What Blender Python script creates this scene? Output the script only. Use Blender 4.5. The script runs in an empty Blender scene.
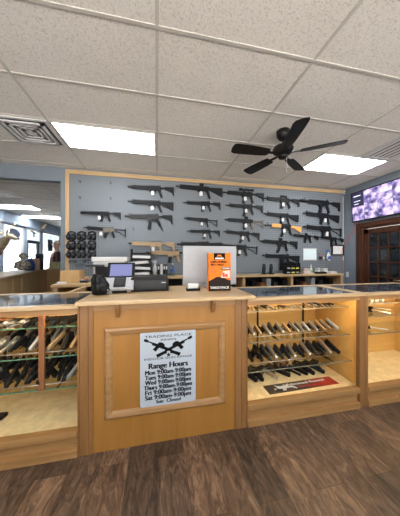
import bpy, bmesh, math, random
from mathutils import Vector, Matrix, Euler
random.seed(7)
PI = math.pi
R = math.radians
S = bpy.context.scene
C = S.collection

# ------------------------------------------------------------------ camera geometry
FPX, A, CH = 210.0, R(11.6), 1.40
SA, CA = math.sin(A), math.cos(A)
def ray(px, py):
    cx, cy = (px-200)/FPX, (258-py)/FPX
    return Vector((SA+cx*CA, CA-cx*SA, cy))
def at(px, py, X=None, Y=None, Z=None):
    """point of the place seen at a photo pixel, on a plane of the room"""
    d = ray(px, py)
    if X is not None: t = X/d.x
    elif Y is not None: t = Y/d.y
    else: t = (Z-CH)/d.z
    return Vector((d.x*t, d.y*t, CH+d.z*t))

WY, WX, CZ = 4.05, 4.22, 2.97      # back wall, right wall, ceiling
FY = 1.62                          # front of the counters
BACK = -3.2
LX = -3.3
FARX, FARY = -5.0, 12.8

# ------------------------------------------------------------------ materials
def newmat(name):
    m = bpy.data.materials.new(name); m.use_nodes = True
    nt = m.node_tree; b = nt.nodes['Principled BSDF']
    return m, nt, b
def coords(nt, scale=(1,1,1), rot=(0,0,0), kind='Object'):
    tc = nt.nodes.new('ShaderNodeTexCoord'); mp = nt.nodes.new('ShaderNodeMapping')
    mp.inputs['Scale'].default_value = scale; mp.inputs['Rotation'].default_value = rot
    nt.links.new(tc.outputs[kind], mp.inputs['Vector']); return mp.outputs['Vector']
def ramp(nt, fac, stops):
    r = nt.nodes.new('ShaderNodeValToRGB'); e = r.color_ramp.elements
    while len(e) < len(stops): e.new(0.5)
    for k, (p, c) in enumerate(stops):
        e[k].position = p; e[k].color = (*c, 1)
    nt.links.new(fac, r.inputs['Fac']); return r.outputs['Color']
def bump(nt, b, h, strength=.2, dist=.002):
    n = nt.nodes.new('ShaderNodeBump'); n.inputs['Strength'].default_value = strength
    n.inputs['Distance'].default_value = dist
    nt.links.new(h, n.inputs['Height']); nt.links.new(n.outputs['Normal'], b.inputs['Normal'])
def plain(name, c, rough=.5, metal=0, var=.12, scale=20, spec=.5, bmp=0):
    m, nt, b = newmat(name)
    no = nt.nodes.new('ShaderNodeTexNoise'); no.inputs['Scale'].default_value = scale
    no.inputs['Detail'].default_value = 3
    nt.links.new(coords(nt), no.inputs['Vector'])
    lo = tuple(x*(1-var) for x in c); hi = tuple(min(1, x*(1+var)) for x in c)
    nt.links.new(ramp(nt, no.outputs['Fac'], [(.3, lo), (.7, hi)]), b.inputs['Base Color'])
    b.inputs['Roughness'].default_value = rough; b.inputs['Metallic'].default_value = metal
    b.inputs['Specular IOR Level'].default_value = spec
    if bmp: bump(nt, b, no.outputs['Fac'], bmp)
    return m
def wood(name, dark, light, grain='x', rough=.4, sc=1.0, spec=.4):
    m, nt, b = newmat(name)
    s = {'x': (1.2, 14, 14), 'y': (14, 1.2, 14), 'z': (14, 14, 1.2)}[grain]
    v = coords(nt, tuple(k*sc for k in s))
    no = nt.nodes.new('ShaderNodeTexNoise'); no.inputs['Scale'].default_value = 2.2
    no.inputs['Detail'].default_value = 6; no.inputs['Roughness'].default_value = .6
    no.inputs['Distortion'].default_value = .6
    nt.links.new(v, no.inputs['Vector'])
    mid = tuple((x+y)/2 for x, y in zip(dark, light))
    nt.links.new(ramp(nt, no.outputs['Fac'], [(.28, dark), (.5, mid), (.72, light)]), b.inputs['Base Color'])
    b.inputs['Roughness'].default_value = rough; b.inputs['Specular IOR Level'].default_value = spec
    bump(nt, b, no.outputs['Fac'], .08, .002)
    return m
def emis(name, c, s):
    m, nt, b = newmat(name)
    b.inputs['Base Color'].default_value = (*c, 1)
    b.inputs['Emission Color'].default_value = (*c, 1); b.inputs['Emission Strength'].default_value = s
    return m
def glass(name, tint=(1,1,1), ior=1.5, base=.0, rough=.0):
    """clear pane: see-through with a fresnel mirror on top"""
    m, nt, b = newmat(name); nt.nodes.remove(b)
    out = nt.nodes['Material Output']
    tr = nt.nodes.new('ShaderNodeBsdfTransparent'); tr.inputs['Color'].default_value = (*tint, 1)
    gl = nt.nodes.new('ShaderNodeBsdfGlossy'); gl.inputs['Roughness'].default_value = rough
    lw = nt.nodes.new('ShaderNodeLayerWeight'); lw.inputs['Blend'].default_value = .5
    pw = nt.nodes.new('ShaderNodeMath'); pw.operation = 'POWER'; pw.inputs[1].default_value = 4.0
    nt.links.new(lw.outputs['Facing'], pw.inputs[0])
    fr = nt.nodes.new('ShaderNodeMath'); fr.operation = 'MULTIPLY_ADD'; f0 = ((ior-1)/(ior+1))**2
    fr.inputs[1].default_value = .85; fr.inputs[2].default_value = f0; nt.links.new(pw.outputs[0], fr.inputs[0])
    mx = nt.nodes.new('ShaderNodeMixShader')
    nt.links.new(fr.outputs[0], mx.inputs['Fac'])
    nt.links.new(tr.outputs[0], mx.inputs[1]); nt.links.new(gl.outputs[0], mx.inputs[2])
    nt.links.new(mx.outputs[0], out.inputs['Surface'])
    return m

M = {}
M['honey'] = wood('honey_plywood', (.29,.128,.022), (.36,.165,.034), 'z', .42, .5)
M['post'] = wood('honey_post', (.20,.092,.028), (.29,.14,.048), 'z', .42)
M['rail'] = wood('honey_rail', (.28,.14,.045), (.40,.22,.085), 'x', .42)
M['mould'] = wood('moulding_oak', (.26,.13,.048), (.40,.225,.09), 'x', .4)
M['pine'] = wood('pale_pine', (.42,.275,.135), (.57,.40,.22), 'x', .35)
M['piney'] = wood('pale_pine_depth', (.52,.30,.12), (.68,.45,.22), 'y', .35)
M['pinez'] = wood('pale_pine_upright', (.42,.27,.13), (.55,.37,.20), 'z', .4)
M['inside'] = wood('case_lining_maple', (.66,.37,.10), (.76,.46,.15), 'x', .5, .4)
M['cream'] = plain('cream_case_floor', (.82,.64,.36), .6)
M['oak'] = wood('oak_panel', (.44,.27,.11), (.58,.38,.18), 'z', .5)
M['redwood'] = wood('red_brown_wood', (.032,.010,.005), (.075,.026,.011), 'z', .35)
M['brownpost'] = wood('brown_post', (.22,.08,.03), (.32,.13,.05), 'z', .4)
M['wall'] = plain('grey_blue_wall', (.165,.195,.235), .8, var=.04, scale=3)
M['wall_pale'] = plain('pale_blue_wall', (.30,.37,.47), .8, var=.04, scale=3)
M['black'] = plain('black_polymer', (.007,.007,.008), .5, spec=.22)
M['gun'] = plain('gunmetal_black', (.006,.007,.009), .5, .0, spec=.22)
M['gun_grey'] = plain('dark_grey_finish', (.022,.023,.026), .5, spec=.3)
M['tan'] = plain('tan_finish', (.30,.20,.10), .5)
M['stain'] = plain('olive_tan_finish', (.13,.11,.08), .5)
M['akwood'] = wood('orange_wood_furniture', (.55,.25,.06), (.72,.38,.12), 'x', .35, 2)
M['steel'] = plain('brushed_steel', (.55,.55,.56), .28, .85, var=.05)
M['silver'] = plain('satin_silver', (.36,.37,.39), .5, .15, var=.04)
M['white'] = plain('white_paper', (.66,.66,.66), .7, var=.02)
M['offwhite'] = plain('off_white_plastic', (.50,.50,.49), .4, var=.03)
M['fan'] = plain('matt_black_fan', (.010,.009,.009), .45, spec=.25)
M['grid'] = plain('ceiling_grid_white', (.56,.54,.51), .5, var=.03)
M['vent'] = plain('vent_grey_metal', (.66,.66,.66), .45, .1, var=.05)
M['ventdark'] = plain('vent_dark_throat', (.03,.035,.05), .8)
M['brass'] = plain('brass', (.65,.45,.18), .3, .8)
M['orange'] = plain('orange_card', (.74,.17,.006), .6, var=.03, spec=.25)
M['red'] = plain('red_plastic', (.62,.05,.03), .45, var=.05)
M['darkprint'] = plain('brown_black_print', (.018,.010,.007), .7, spec=.2)
M['ink'] = plain('black_ink', (.006,.006,.007), .8, spec=.1)
M['bluebox'] = plain('blue_plastic', (.03,.09,.36), .4)
M['card'] = plain('tan_cardboard', (.60,.38,.22), .7)
M['skin'] = plain('skin', (.55,.33,.24), .55, var=.05)
M['hair'] = plain('grey_hair', (.45,.42,.38), .8, var=.2, scale=60)
M['jacket'] = plain('maroon_jacket', (.075,.035,.035), .8, var=.2)
M['shirt'] = plain('dusty_pink_shirt', (.42,.26,.25), .8, var=.1)
M['jeans'] = plain('dark_trousers', (.03,.04,.07), .8)
M['fur'] = plain('tan_fur', (.55,.43,.27), .9, var=.25, scale=14, bmp=.4)
M['furred'] = plain('russet_fur', (.30,.12,.05), .9, var=.25, scale=14, bmp=.4)
M['antler'] = plain('antler_bone', (.60,.52,.40), .6)
M['tree'] = plain('bark', (.25,.20,.16), .9)
M['asphalt'] = plain('pale_concrete', (.72,.71,.69), .9, var=.1, scale=3)
M['glass'] = glass('clear_glass', (.98,.99,.98), 1.22)
M['neutraledge'] = plain('grey_glass_edge', (.22,.21,.17), .2)
M['shelfglass'] = glass('shelf_glass', (.95,.97,.95), 1.25)
M['glassedge'] = plain('green_glass_edge', (.10,.22,.14), .2)
M['winglass'] = glass('window_glass', (.93,.96,.98), 1.3)
M['bottle'] = glass('water_bottle_plastic', (.75,.85,.92), 1.35)
M['clearlens'] = glass('clear_lens', (.80,.82,.86), 1.5)
M['panel'] = emis('lamp_diffuser', (.93,.97,1.0), 11)
M['led'] = emis('warm_led_strip', (1.0,.74,.40), 30.0)
M['felt'] = plain('dark_felt', (.02,.022,.03), .9)

# polished case tops, dark pegboard reflections painted into the mottled base colour
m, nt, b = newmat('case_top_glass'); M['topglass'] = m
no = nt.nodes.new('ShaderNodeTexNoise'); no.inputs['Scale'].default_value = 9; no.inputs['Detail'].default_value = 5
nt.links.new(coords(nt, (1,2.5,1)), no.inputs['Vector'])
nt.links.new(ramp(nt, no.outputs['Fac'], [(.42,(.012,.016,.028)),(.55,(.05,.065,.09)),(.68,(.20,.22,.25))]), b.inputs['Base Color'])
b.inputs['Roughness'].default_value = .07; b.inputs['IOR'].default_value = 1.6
# camouflage
m, nt, b = newmat('camouflage_cloth'); M['camo'] = m
no = nt.nodes.new('ShaderNodeTexNoise'); no.inputs['Scale'].default_value = 16
nt.links.new(coords(nt), no.inputs['Vector'])
nt.links.new(ramp(nt, no.outputs['Fac'], [(.4,(.10,.10,.08)),(.5,(.24,.22,.18)),(.62,(.42,.40,.34))]), b.inputs['Base Color'])
b.inputs['Roughness'].default_value = .9
# ceiling tile
m, nt, b = newmat('mineral_fibre_tile'); M['tile'] = m
v = coords(nt)
n1 = nt.nodes.new('ShaderNodeTexNoise'); n1.inputs['Scale'].default_value = 74; n1.inputs['Detail'].default_value = 2
n1.inputs['Distortion'].default_value = 1.2
n2 = nt.nodes.new('ShaderNodeTexNoise'); n2.inputs['Scale'].default_value = 1.5
nt.links.new(v, n1.inputs['Vector']); nt.links.new(v, n2.inputs['Vector'])
c1 = ramp(nt, n1.outputs['Fac'], [(.36,(.74,.73,.72)),(.48,(1,1,1))])
c2 = ramp(nt, n2.outputs['Fac'], [(.3,(.78,.75,.71)),(.7,(.84,.81,.77))])
mx = nt.nodes.new('ShaderNodeMix'); mx.data_type = 'RGBA'; mx.blend_type = 'MULTIPLY'; mx.inputs['Factor'].default_value = 1
nt.links.new(c2, mx.inputs['A']); nt.links.new(c1, mx.inputs['B']); nt.links.new(mx.outputs['Result'], b.inputs['Base Color'])
b.inputs['Roughness'].default_value = .9; bump(nt, b, n1.outputs['Fac'], .5, .003)
# floor planks
m, nt, b = newmat('brown_plank_floor'); M['floor'] = m
v = coords(nt, (1,1,1), (0,0,R(90)))
br = nt.nodes.new('ShaderNodeTexBrick'); br.offset = .37
br.inputs['Scale'].default_value = 1; br.inputs['Brick Width'].default_value = 1.1
br.inputs['Row Height'].default_value = .19; br.inputs['Mortar Size'].default_value = .0012
br.inputs['Color1'].default_value = (.55,.55,.55,1); br.inputs['Color2'].default_value = (1.5,1.42,1.32,1)
br.inputs['Mortar'].default_value = (.3,.28,.26,1)
nt.links.new(v, br.inputs['Vector'])
v2 = coords(nt, (8,2.2,1))
n1 = nt.nodes.new('ShaderNodeTexNoise'); n1.inputs['Scale'].default_value = 1.8; n1.inputs['Detail'].default_value = 8
n1.inputs['Roughness'].default_value = .72; n1.inputs['Distortion'].default_value = 2.2
nt.links.new(v2, n1.inputs['Vector'])
c = ramp(nt, n1.outputs['Fac'], [(.32,(.028,.017,.012)),(.46,(.078,.048,.031)),(.58,(.14,.089,.057)),(.74,(.25,.175,.12))])
mx = nt.nodes.new('ShaderNodeMix'); mx.data_type = 'RGBA'; mx.blend_type = 'MULTIPLY'; mx.inputs['Factor'].default_value = 1
nt.links.new(c, mx.inputs['A']); nt.links.new(br.outputs['Color'], mx.inputs['B']); nt.links.new(mx.outputs['Result'], b.inputs['Base Color'])
b.inputs['Roughness'].default_value = .45; bump(nt, b, n1.outputs['Fac'], .15, .003)
# pegboard with rows of round holes
m, nt, b = newmat('grey_pegboard'); M['peg'] = m
v = coords(nt, (24,24,24))
fr = nt.nodes.new('ShaderNodeVectorMath'); fr.operation = 'FRACTION'; nt.links.new(v, fr.inputs[0])
sb = nt.nodes.new('ShaderNodeVectorMath'); sb.operation = 'SUBTRACT'; sb.inputs[1].default_value = (.5,.5,.5)
nt.links.new(fr.outputs[0], sb.inputs[0])
ml = nt.nodes.new('ShaderNodeVectorMath'); ml.operation = 'MULTIPLY'; ml.inputs[1].default_value = (1,0,1)
nt.links.new(sb.outputs[0], ml.inputs[0])
ln = nt.nodes.new('ShaderNodeVectorMath'); ln.operation = 'LENGTH'; nt.links.new(ml.outputs[0], ln.inputs[0])
nt.links.new(ramp(nt, ln.outputs['Value'], [(.20,(.035,.04,.048)),(.27,(.165,.188,.212))]), b.inputs['Base Color'])
b.inputs['Roughness'].default_value = .6
# screens
def screen_mat(name, seed, st=1.0):
    m, nt, b = newmat(name)
    v = coords(nt, (1,1,1)); ad = nt.nodes.new('ShaderNodeVectorMath'); ad.operation = 'ADD'
    ad.inputs[1].default_value = (seed*3.7, seed*1.3, seed*5.1); nt.links.new(v, ad.inputs[0])
    no = nt.nodes.new('ShaderNodeTexNoise'); no.inputs['Scale'].default_value = 9; no.inputs['Detail'].default_value = 2.5
    nt.links.new(ad.outputs[0], no.inputs['Vector'])
    c = ramp(nt, no.outputs['Fac'], [(.34,(.06,.05,.14)),(.46,(.28,.22,.55)),(.56,(.72,.55,.82)),(.70,(.95,.88,1.0))])
    b.inputs['Base Color'].default_value = (.02,.02,.02,1)
    nt.links.new(c, b.inputs['Emission Color']); b.inputs['Emission Strength'].default_value = st
    b.inputs['Roughness'].default_value = .2
    return m
SCR = [screen_mat('camera_feed_picture_%s' % w, k, .75) for k, w in enumerate(['first','second','third'])]
M['screen_dark'] = emis('dark_screen', (.02,.02,.05), .6)
M['screen_blue'] = emis('blue_grey_screen', (.10,.11,.24), .55)
M['screen_text'] = emis('screen_lettering', (.8,.8,.95), .7)

# ------------------------------------------------------------------ mesh builder
class MB:
    def __init__(s): s.v = []; s.f = []; s.mi = []
    def _add(s, vs, fs, mi, mat=None):
        o = len(s.v)
        s.v += [tuple(mat @ Vector(p)) if mat is not None else tuple(p) for p in vs]
        s.f += [tuple(i+o for i in f) for f in fs]; s.mi += [mi]*len(fs); return s
    def box(s, a, b, mi=0, mat=None):
        x0,y0,z0 = a; x1,y1,z1 = b
        if x0 > x1: x0,x1 = x1,x0
        if y0 > y1: y0,y1 = y1,y0
        if z0 > z1: z0,z1 = z1,z0
        vs = [(x0,y0,z0),(x1,y0,z0),(x1,y1,z0),(x0,y1,z0),(x0,y0,z1),(x1,y0,z1),(x1,y1,z1),(x0,y1,z1)]
        return s._add(vs, [(0,3,2,1),(4,5,6,7),(0,1,5,4),(1,2,6,5),(2,3,7,6),(3,0,4,7)], mi, mat)
    def prism(s, poly, y0, y1, mi=0, mat=None):
        """polygon in (x, z) extruded along y"""
        ar = sum(poly[i][0]*poly[(i+1)%len(poly)][1]-poly[(i+1)%len(poly)][0]*poly[i][1] for i in range(len(poly)))
        if ar < 0: poly = poly[::-1]
        n = len(poly); vs = [(x,y0,z) for x,z in poly]+[(x,y1,z) for x,z in poly]
        fs = [tuple(range(n)), tuple(range(2*n-1, n-1, -1))]
        fs += [(i, i+n, (i+1)%n+n, (i+1)%n) for i in range(n)]
        return s._add(vs, fs, mi, mat)
    def cyl(s, p, q, r0, r1=None, n=12, mi=0, sq=1.0):
        if r1 is None: r1 = r0
        p, q = Vector(p), Vector(q); d = (q-p).normalized()
        u = d.orthogonal().normalized(); w = d.cross(u)
        vs = []
        for c, r in ((p,r0),(q,r1)):
            for i in range(n):
                a = 2*PI*i/n; vs.append(c+u*math.cos(a)*r+w*math.sin(a)*r*sq)
        fs = [tuple(range(n-1,-1,-1)), tuple(range(n,2*n))]+[(i,(i+1)%n,(i+1)%n+n,i+n) for i in range(n)]
        return s._add(vs, fs, mi)
    def path(s, pts, r, n=8, mi=0):
        for a, b in zip(pts, pts[1:]): s.cyl(a, b, r, r, n, mi)
        return s
    def lathe(s, prof, c=(0,0,0), n=20, mi=0, mat=None):
        vs = []; fs = []
        for r, z in prof:
            for i in range(n):
                a = 2*PI*i/n; vs.append((c[0]+r*math.cos(a), c[1]+r*math.sin(a), c[2]+z))
        for k in range(len(prof)-1):
            for i in range(n):
                j = (i+1) % n; fs.append((k*n+i, k*n+j, (k+1)*n+j, (k+1)*n+i))
        fs.append(tuple(range(n-1,-1,-1))); fs.append(tuple(range((len(prof)-1)*n, len(prof)*n)))
        return s._add(vs, fs, mi, mat)
    def ball(s, c, r, n=14, mi=0, mat=None):
        if not hasattr(r, '__len__'): r = (r,r,r)
        m = n//2; vs = []; fs = []
        for k in range(1, m):
            t = PI*k/m
            for i in range(n):
                a = 2*PI*i/n
                vs.append((c[0]+r[0]*math.sin(t)*math.cos(a), c[1]+r[1]*math.sin(t)*math.sin(a), c[2]+r[2]*math.cos(t)))
        top = len(vs); vs.append((c[0],c[1],c[2]+r[2])); vs.append((c[0],c[1],c[2]-r[2]))
        for k in range(m-2):
            for i in range(n):
                j = (i+1)%n; fs.append((k*n+i,(k+1)*n+i,(k+1)*n+j,k*n+j))
        for i in range(n):
            j = (i+1)%n; fs.append((top,i,j)); fs.append((top+1,(m-2)*n+j,(m-2)*n+i))
        return s._add(vs, fs, mi, mat)
    def build(s, name, mats, parent=None, loc=(0,0,0), rot=(0,0,0), bevel=0, smooth=False):
        me = bpy.data.meshes.new(name); me.from_pydata(s.v, [], s.f)
        if not isinstance(mats, (list, tuple)): mats = [mats]
        for mm in mats: me.materials.append(mm)
        for p, i in zip(me.polygons, s.mi): p.material_index = i; p.use_smooth = smooth
        me.update()
        o = bpy.data.objects.new(name, me); C.objects.link(o)
        o.location = loc; o.rotation_euler = rot
        if parent: o.parent = parent
        if bevel:
            b = o.modifiers.new('bevel', 'BEVEL'); b.width = bevel; b.segments = 2; b.limit_method = 'ANGLE'
        return o
def bx(a, b): return MB().box(a, b)
def tag(o, label=None, cat=None, group=None, kind=None):
    if label: o['label'] = label
    if cat: o['category'] = cat
    if group: o['group'] = group
    if kind: o['kind'] = kind
    return o
def empty(name, loc=(0,0,0), rot=(0,0,0), scale=1):
    o = bpy.data.objects.new(name, None); C.objects.link(o); o.location = loc; o.rotation_euler = rot
    o.scale = (scale,)*3; o.empty_display_size = .05; return o
def thing(name, label, cat, loc=(0,0,0), rot=(0,0,0), group=None, scale=1):
    return tag(empty(name, loc, rot, scale), label, cat, group)
def copy_tree(o, parent=None):
    c = o.copy(); C.objects.link(c); c.parent = parent
    for ch in list(o.children): copy_tree(ch, c)
    return c
def struct(name, mb, mat, bevel=0):
    return tag(mb.build(name, mat, bevel=bevel), kind='structure')
def text(body, size, loc, rot, mat, parent, name='lettering', width=None, bold=0, ext=.0004, align='CENTER'):
    cu = bpy.data.curves.new(name, 'FONT'); cu.body = body; cu.size = size; cu.align_x = align; cu.align_y = 'CENTER'
    cu.extrude = ext; cu.resolution_u = 3
    tmp = bpy.data.objects.new(name, cu); C.objects.link(tmp)
    dg = bpy.context.evaluated_depsgraph_get(); dg.update()
    src = bpy.data.meshes.new_from_object(tmp.evaluated_get(dg)); bpy.data.objects.remove(tmp, do_unlink=True); bpy.data.curves.remove(cu)
    xs = [v.co.x for v in src.vertices]; w = max(xs)-min(xs); k = (width/w) if width else 1
    mb = MB()
    for n_, dx in enumerate((0, bold, -bold) if bold else (0,)):
        mb._add([(v.co.x*k+dx, v.co.y, v.co.z+.00002*n_) for v in src.vertices], [tuple(p.vertices) for p in src.polygons], 0)
    bpy.data.meshes.remove(src)
    return mb.build(name, mat, parent, loc, rot)
def skin(name, pts, edges, mat, parent, sub=2, root=0):
    me = bpy.data.meshes.new(name); me.from_pydata([p[:3] for p in pts], edges, [])
    me.materials.append(mat); o = bpy.data.objects.new(name, me); C.objects.link(o); o.parent = parent
    mo = o.modifiers.new('skin', 'SKIN'); mo.use_smooth_shade = True
    sv = me.skin_vertices[0].data if me.skin_vertices else None
    if sv is None:
        bm = bmesh.new(); bm.from_mesh(me); bm.verts.layers.skin.verify(); bm.to_mesh(me); bm.free(); sv = me.skin_vertices[0].data
    for k, p in enumerate(pts):
        r = p[3]; sv[k].radius = r if hasattr(r, '__len__') else (r, r)
        sv[k].use_root = (k == root)
    su = o.modifiers.new('sub', 'SUBSURF'); su.levels = sub; su.render_levels = sub
    return o
ORD = ['first','second','third','fourth','fifth','sixth','seventh','eighth','ninth','tenth','eleventh','twelfth',
       'thirteenth','fourteenth','fifteenth','sixteenth','seventeenth','eighteenth','nineteenth','twentieth',
       'twenty-first','twenty-second','twenty-third','twenty-fourth','twenty-fifth','twenty-sixth']

# ------------------------------------------------------------------ the room shell
struct('floor', bx((FARX-.1, BACK, -.06), (WX+.1, FARY, 0)), M['floor'])
ce = MB()
ce.box((FARX-.1, BACK, CZ), (WX+.1, FARY, CZ+.06))
ceil = struct('ceiling', ce, M['tile'])
g = MB()
x = -4*1.22
while x < WX:
    g.box((x-.012, BACK, CZ-.006), (x+.012, FARY, CZ)); x += 1.22
y = 1.455-8*.61
while y < FARY:
    if y > BACK: g.box((FARX, y-.012, CZ-.005), (WX, y+.012, CZ))
    y += .61
g.build('grid', M['grid'], ceil)
OX0, OX1 = -3.3, -1.635            # wide opening left of the pegboard
w = MB()
w.box((OX1, WY, 0), (WX, WY+.12, CZ))
w.box((OX0, WY, 2.73), (OX1, WY+.12, CZ))
struct('wall_back', w, M['wall'])
struct('wall_left', bx((LX-.12, BACK, 0), (LX, WY+.12, CZ)), M['wall'])
# right wall with a doorway
DY0, DY1, DZ = 2.06, 3.66, 2.04
w = MB()
w.box((WX, BACK, 0), (WX+.12, DY0, CZ)); w.box((WX, DY1, 0), (WX+.12, WY+.12, CZ)); w.box((WX, DY0, DZ), (WX+.12, DY1, CZ))
struct('wall_right', w, M['wall'])
w = MB()
w.box((LX-.12, BACK-.12, 0), (WX+.12, BACK, .2)); w.box((LX-.12, BACK-.12, 2.7), (WX+.12, BACK, CZ))  # unseen wall, its tall unglazed openings shaped to let light up to the ceiling
for xx in (LX-.12, -.9, 1.7, WX): w.box((xx, BACK-.12, .2), (xx+.12, BACK, 2.7))
struct('wall_front', w, M['wall'])
# far room
w = MB()
WN = [(8.15, 9.30, .85, 2.58), (9.45, 10.42, 0, 2.55), (10.6, 12.35, .85, 2.58)]
w.box((FARX-.12, WY, 0), (FARX, 8.15, CZ))
w.box((FARX-.12, 8.15, 2.58), (FARX, FARY, CZ))
w.box((FARX-.12, 8.15, 0), (FARX, 9.30, .85)); w.box((FARX-.12, 9.30, 0), (FARX, 9.45, 2.58))
w.box((FARX-.12, 10.42, 0), (FARX, 10.6, 2.58)); w.box((FARX-.12, 10.6, 0), (FARX, 12.35, .85)); w.box((FARX-.12, 12.35, 0), (FARX, FARY, 2.58))
w.box((FARX, 8.0, 2.60), (FARX+.10, FARY, CZ))
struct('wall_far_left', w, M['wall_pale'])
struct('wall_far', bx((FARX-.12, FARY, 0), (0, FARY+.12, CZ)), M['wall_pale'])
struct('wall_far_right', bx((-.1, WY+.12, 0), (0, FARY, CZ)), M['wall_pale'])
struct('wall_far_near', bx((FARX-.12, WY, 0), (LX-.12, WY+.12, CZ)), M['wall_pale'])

def wall_window(name, y0, y1, z0, z1, bars=(), mat=None):
    t = tag(empty(name, (FARX-.06, y0, z0)), kind='structure')
    f = MB(); W, H = y1-y0, z1-z0; k = .05
    f.box((-.05,0,0),(.05,k,H)); f.box((-.05,W-k,0),(.05,W,H)); f.box((-.05,0,0),(.05,W,k)); f.box((-.05,0,H-k),(.05,W,H))
    for bz in bars: f.box((-.045,0,bz-.03),(.045,W,bz+.03))
    f.build('window_frame', mat or M['offwhite'], t, bevel=.004)
    bx((-.004,k,k),(.004,W-k,H-k)).build('glass_pane', M['winglass'], t)
    return t
wall_window('window_1', *WN[0])
wall_window('window_2', *WN[2])
t = tag(empty('door_1', (FARX-.06, WN[1][0], 0)), kind='structure')
W = WN[1][1]-WN[1][0]
f = MB(); f.box((-.05,0,0),(.05,.04,2.55)); f.box((-.05,W-.04,0),(.05,W,2.55)); f.box((-.05,0,2.51),(.05,W,2.55))
f.build('door_frame', M['offwhite'], t)
f = MB(); f.box((-.04,.04,0),(.04,.13,2.10)); f.box((-.04,W-.13,0),(.04,W-.04,2.10)); f.box((-.04,.04,2.0),(.05,W-.04,2.12)); f.box((-.04,.04,0),(.04,W-.04,.14)); f.box((.04,.2,.95),(.07,W-.2,1.0))
f.build('door_leaf', M['gun_grey'], t, bevel=.004)
bx((-.004,.1,.1),(.004,W-.1,2.5)).build('glass_pane', M['winglass'], t)

# outdoors seen through the windows
tag(bx((-60,-20,-.2),(FARX-.12,60,-.06)).build('ground', M['asphalt']), kind='structure')
for k,(x0,y0,h) in enumerate([(-13,14.5,6),(-15,18.5,7),(-12,17.6,5.5),(-18,25,7),(-14,22.5,6.5),(-20,33,8)]):
    tr = thing('bare_tree', 'pale bare tree outside, %s going right through the shop windows' % ORD[k], 'tree', (x0,y0,-.06), group='bare trees outside the shop windows')
    mbt = MB(); mbt.cyl((0,0,0),(.1,.1,h*.5),.13,.09); mbt.cyl((.1,.1,h*.5),(0,.2,h),.09,.03)
    mbt.build('trunk', M['tree'], tr, smooth=True)
    for q in range(5):
        a = q*1.9+k; z = h*(.35+.1*q)
        MB().cyl((.05,.1,z),(math.cos(a)*1.2,math.sin(a)*1.2,z+1.0),.045,.012,8).build('branch', M['tree'], tr, smooth=True)

# ------------------------------------------------------------------ french door on the right wall
t = tag(empty('door_2', (WX, DY0, 0)), kind='structure')
W = DY1-DY0
f = MB()
f.box((-.03,-.09,0),(.12,0,DZ+.09)); f.box((-.03,W,0),(.12,W+.09,DZ+.09)); f.box((-.03,0,DZ),(.12,W,DZ+.09))
f.box((-.01,0,0),(.12,.04,DZ)); f.box((-.01,W-.04,0),(.12,W,DZ)); f.box((-.01,.04,DZ-.04),(.12,W-.04,DZ))
f.build('door_frame', M['redwood'], t, bevel=.006)
for lf in (0,1):
    y0 = .04+lf*(W/2-.04); y1 = y0+W/2-.045; H = DZ-.045
    f = MB(); st = .10
    f.box((.02,y0,0),(.065,y0+st,H)); f.box((.02,y1-st,0),(.065,y1,H)); f.box((.02,y0,0),(.065,y1,.45)); f.box((.02,y0,H-st),(.065,y1,H))
    for k in (1,2):
        yy = y0+st+(y1-y0-2*st)*k/3; f.box((.02,yy-.012,.45),(.06,yy+.012,H-st))
    for k in range(1,5):
        zz = .45+(H-st-.45)*k/5; f.box((.02,y0+st,zz-.012),(.06,y1-st,zz+.012))
    leaf = f.build('door_leaf', M['redwood'], t, bevel=.004)
    bx((.045,y0+st,.45),(.05,y1-st,H-st)).build('glass_pane', plain('dark_door_glass', (.012,.016,.02), .06, var=.3, scale=3), leaf)
    hy = y1-.05 if lf == 0 else y0+.05
    h = MB(); h.cyl((.02,hy,1.0),(-.04,hy,1.0),.012); h.cyl((-.04,hy,1.0),(-.04,hy+(-.1 if lf==0 else .1),1.0),.009)
    h.build('door_handle', M['brass'], leaf, smooth=True)

# ------------------------------------------------------------------ lamps, vents
LABL = {}
def light_panel(x0, y0, label, em=None):
    t = thing('ceiling_light_panel', label, 'ceiling light', (x0+.61, y0+.305, CZ-.006), group='fluorescent light panels in the drop ceiling')
    f = MB(); a, b = .597, .293
    f.box((-a,-b,-.008),(a,-b+.02,.002)); f.box((-a,b-.02,-.008),(a,b,.002)); f.box((-a,-b+.02,-.008),(-a+.02,b-.02,.002)); f.box((a-.02,-b+.02,-.008),(a,b-.02,.002))
    f.build('frame', M['grid'], t)
    bx((-a+.02,-b+.02,-.005),(a-.02,b-.02,.001)).build('diffuser', em or M['panel'], t)
    return t
G0 = 1.455
light_panel(-1.22, G0+2*.61, 'bright light panel in the ceiling left of the fan')
light_panel(2.44, G0+2*.61, 'bright light panel in the ceiling right of the fan')
light_panel(-4.88, G0+9*.61+.2, 'nearer long light panel seen through the left opening')
light_panel(-4.88, G0+12*.61, 'farther long light panel seen through the left opening')
for (x0, k) in ((-1.22,-3),(2.44,-3),(-1.22,-6),(2.44,-6)):
    light_panel(x0, G0+k*.61, 'light panel in the ceiling behind the photographer')
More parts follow.
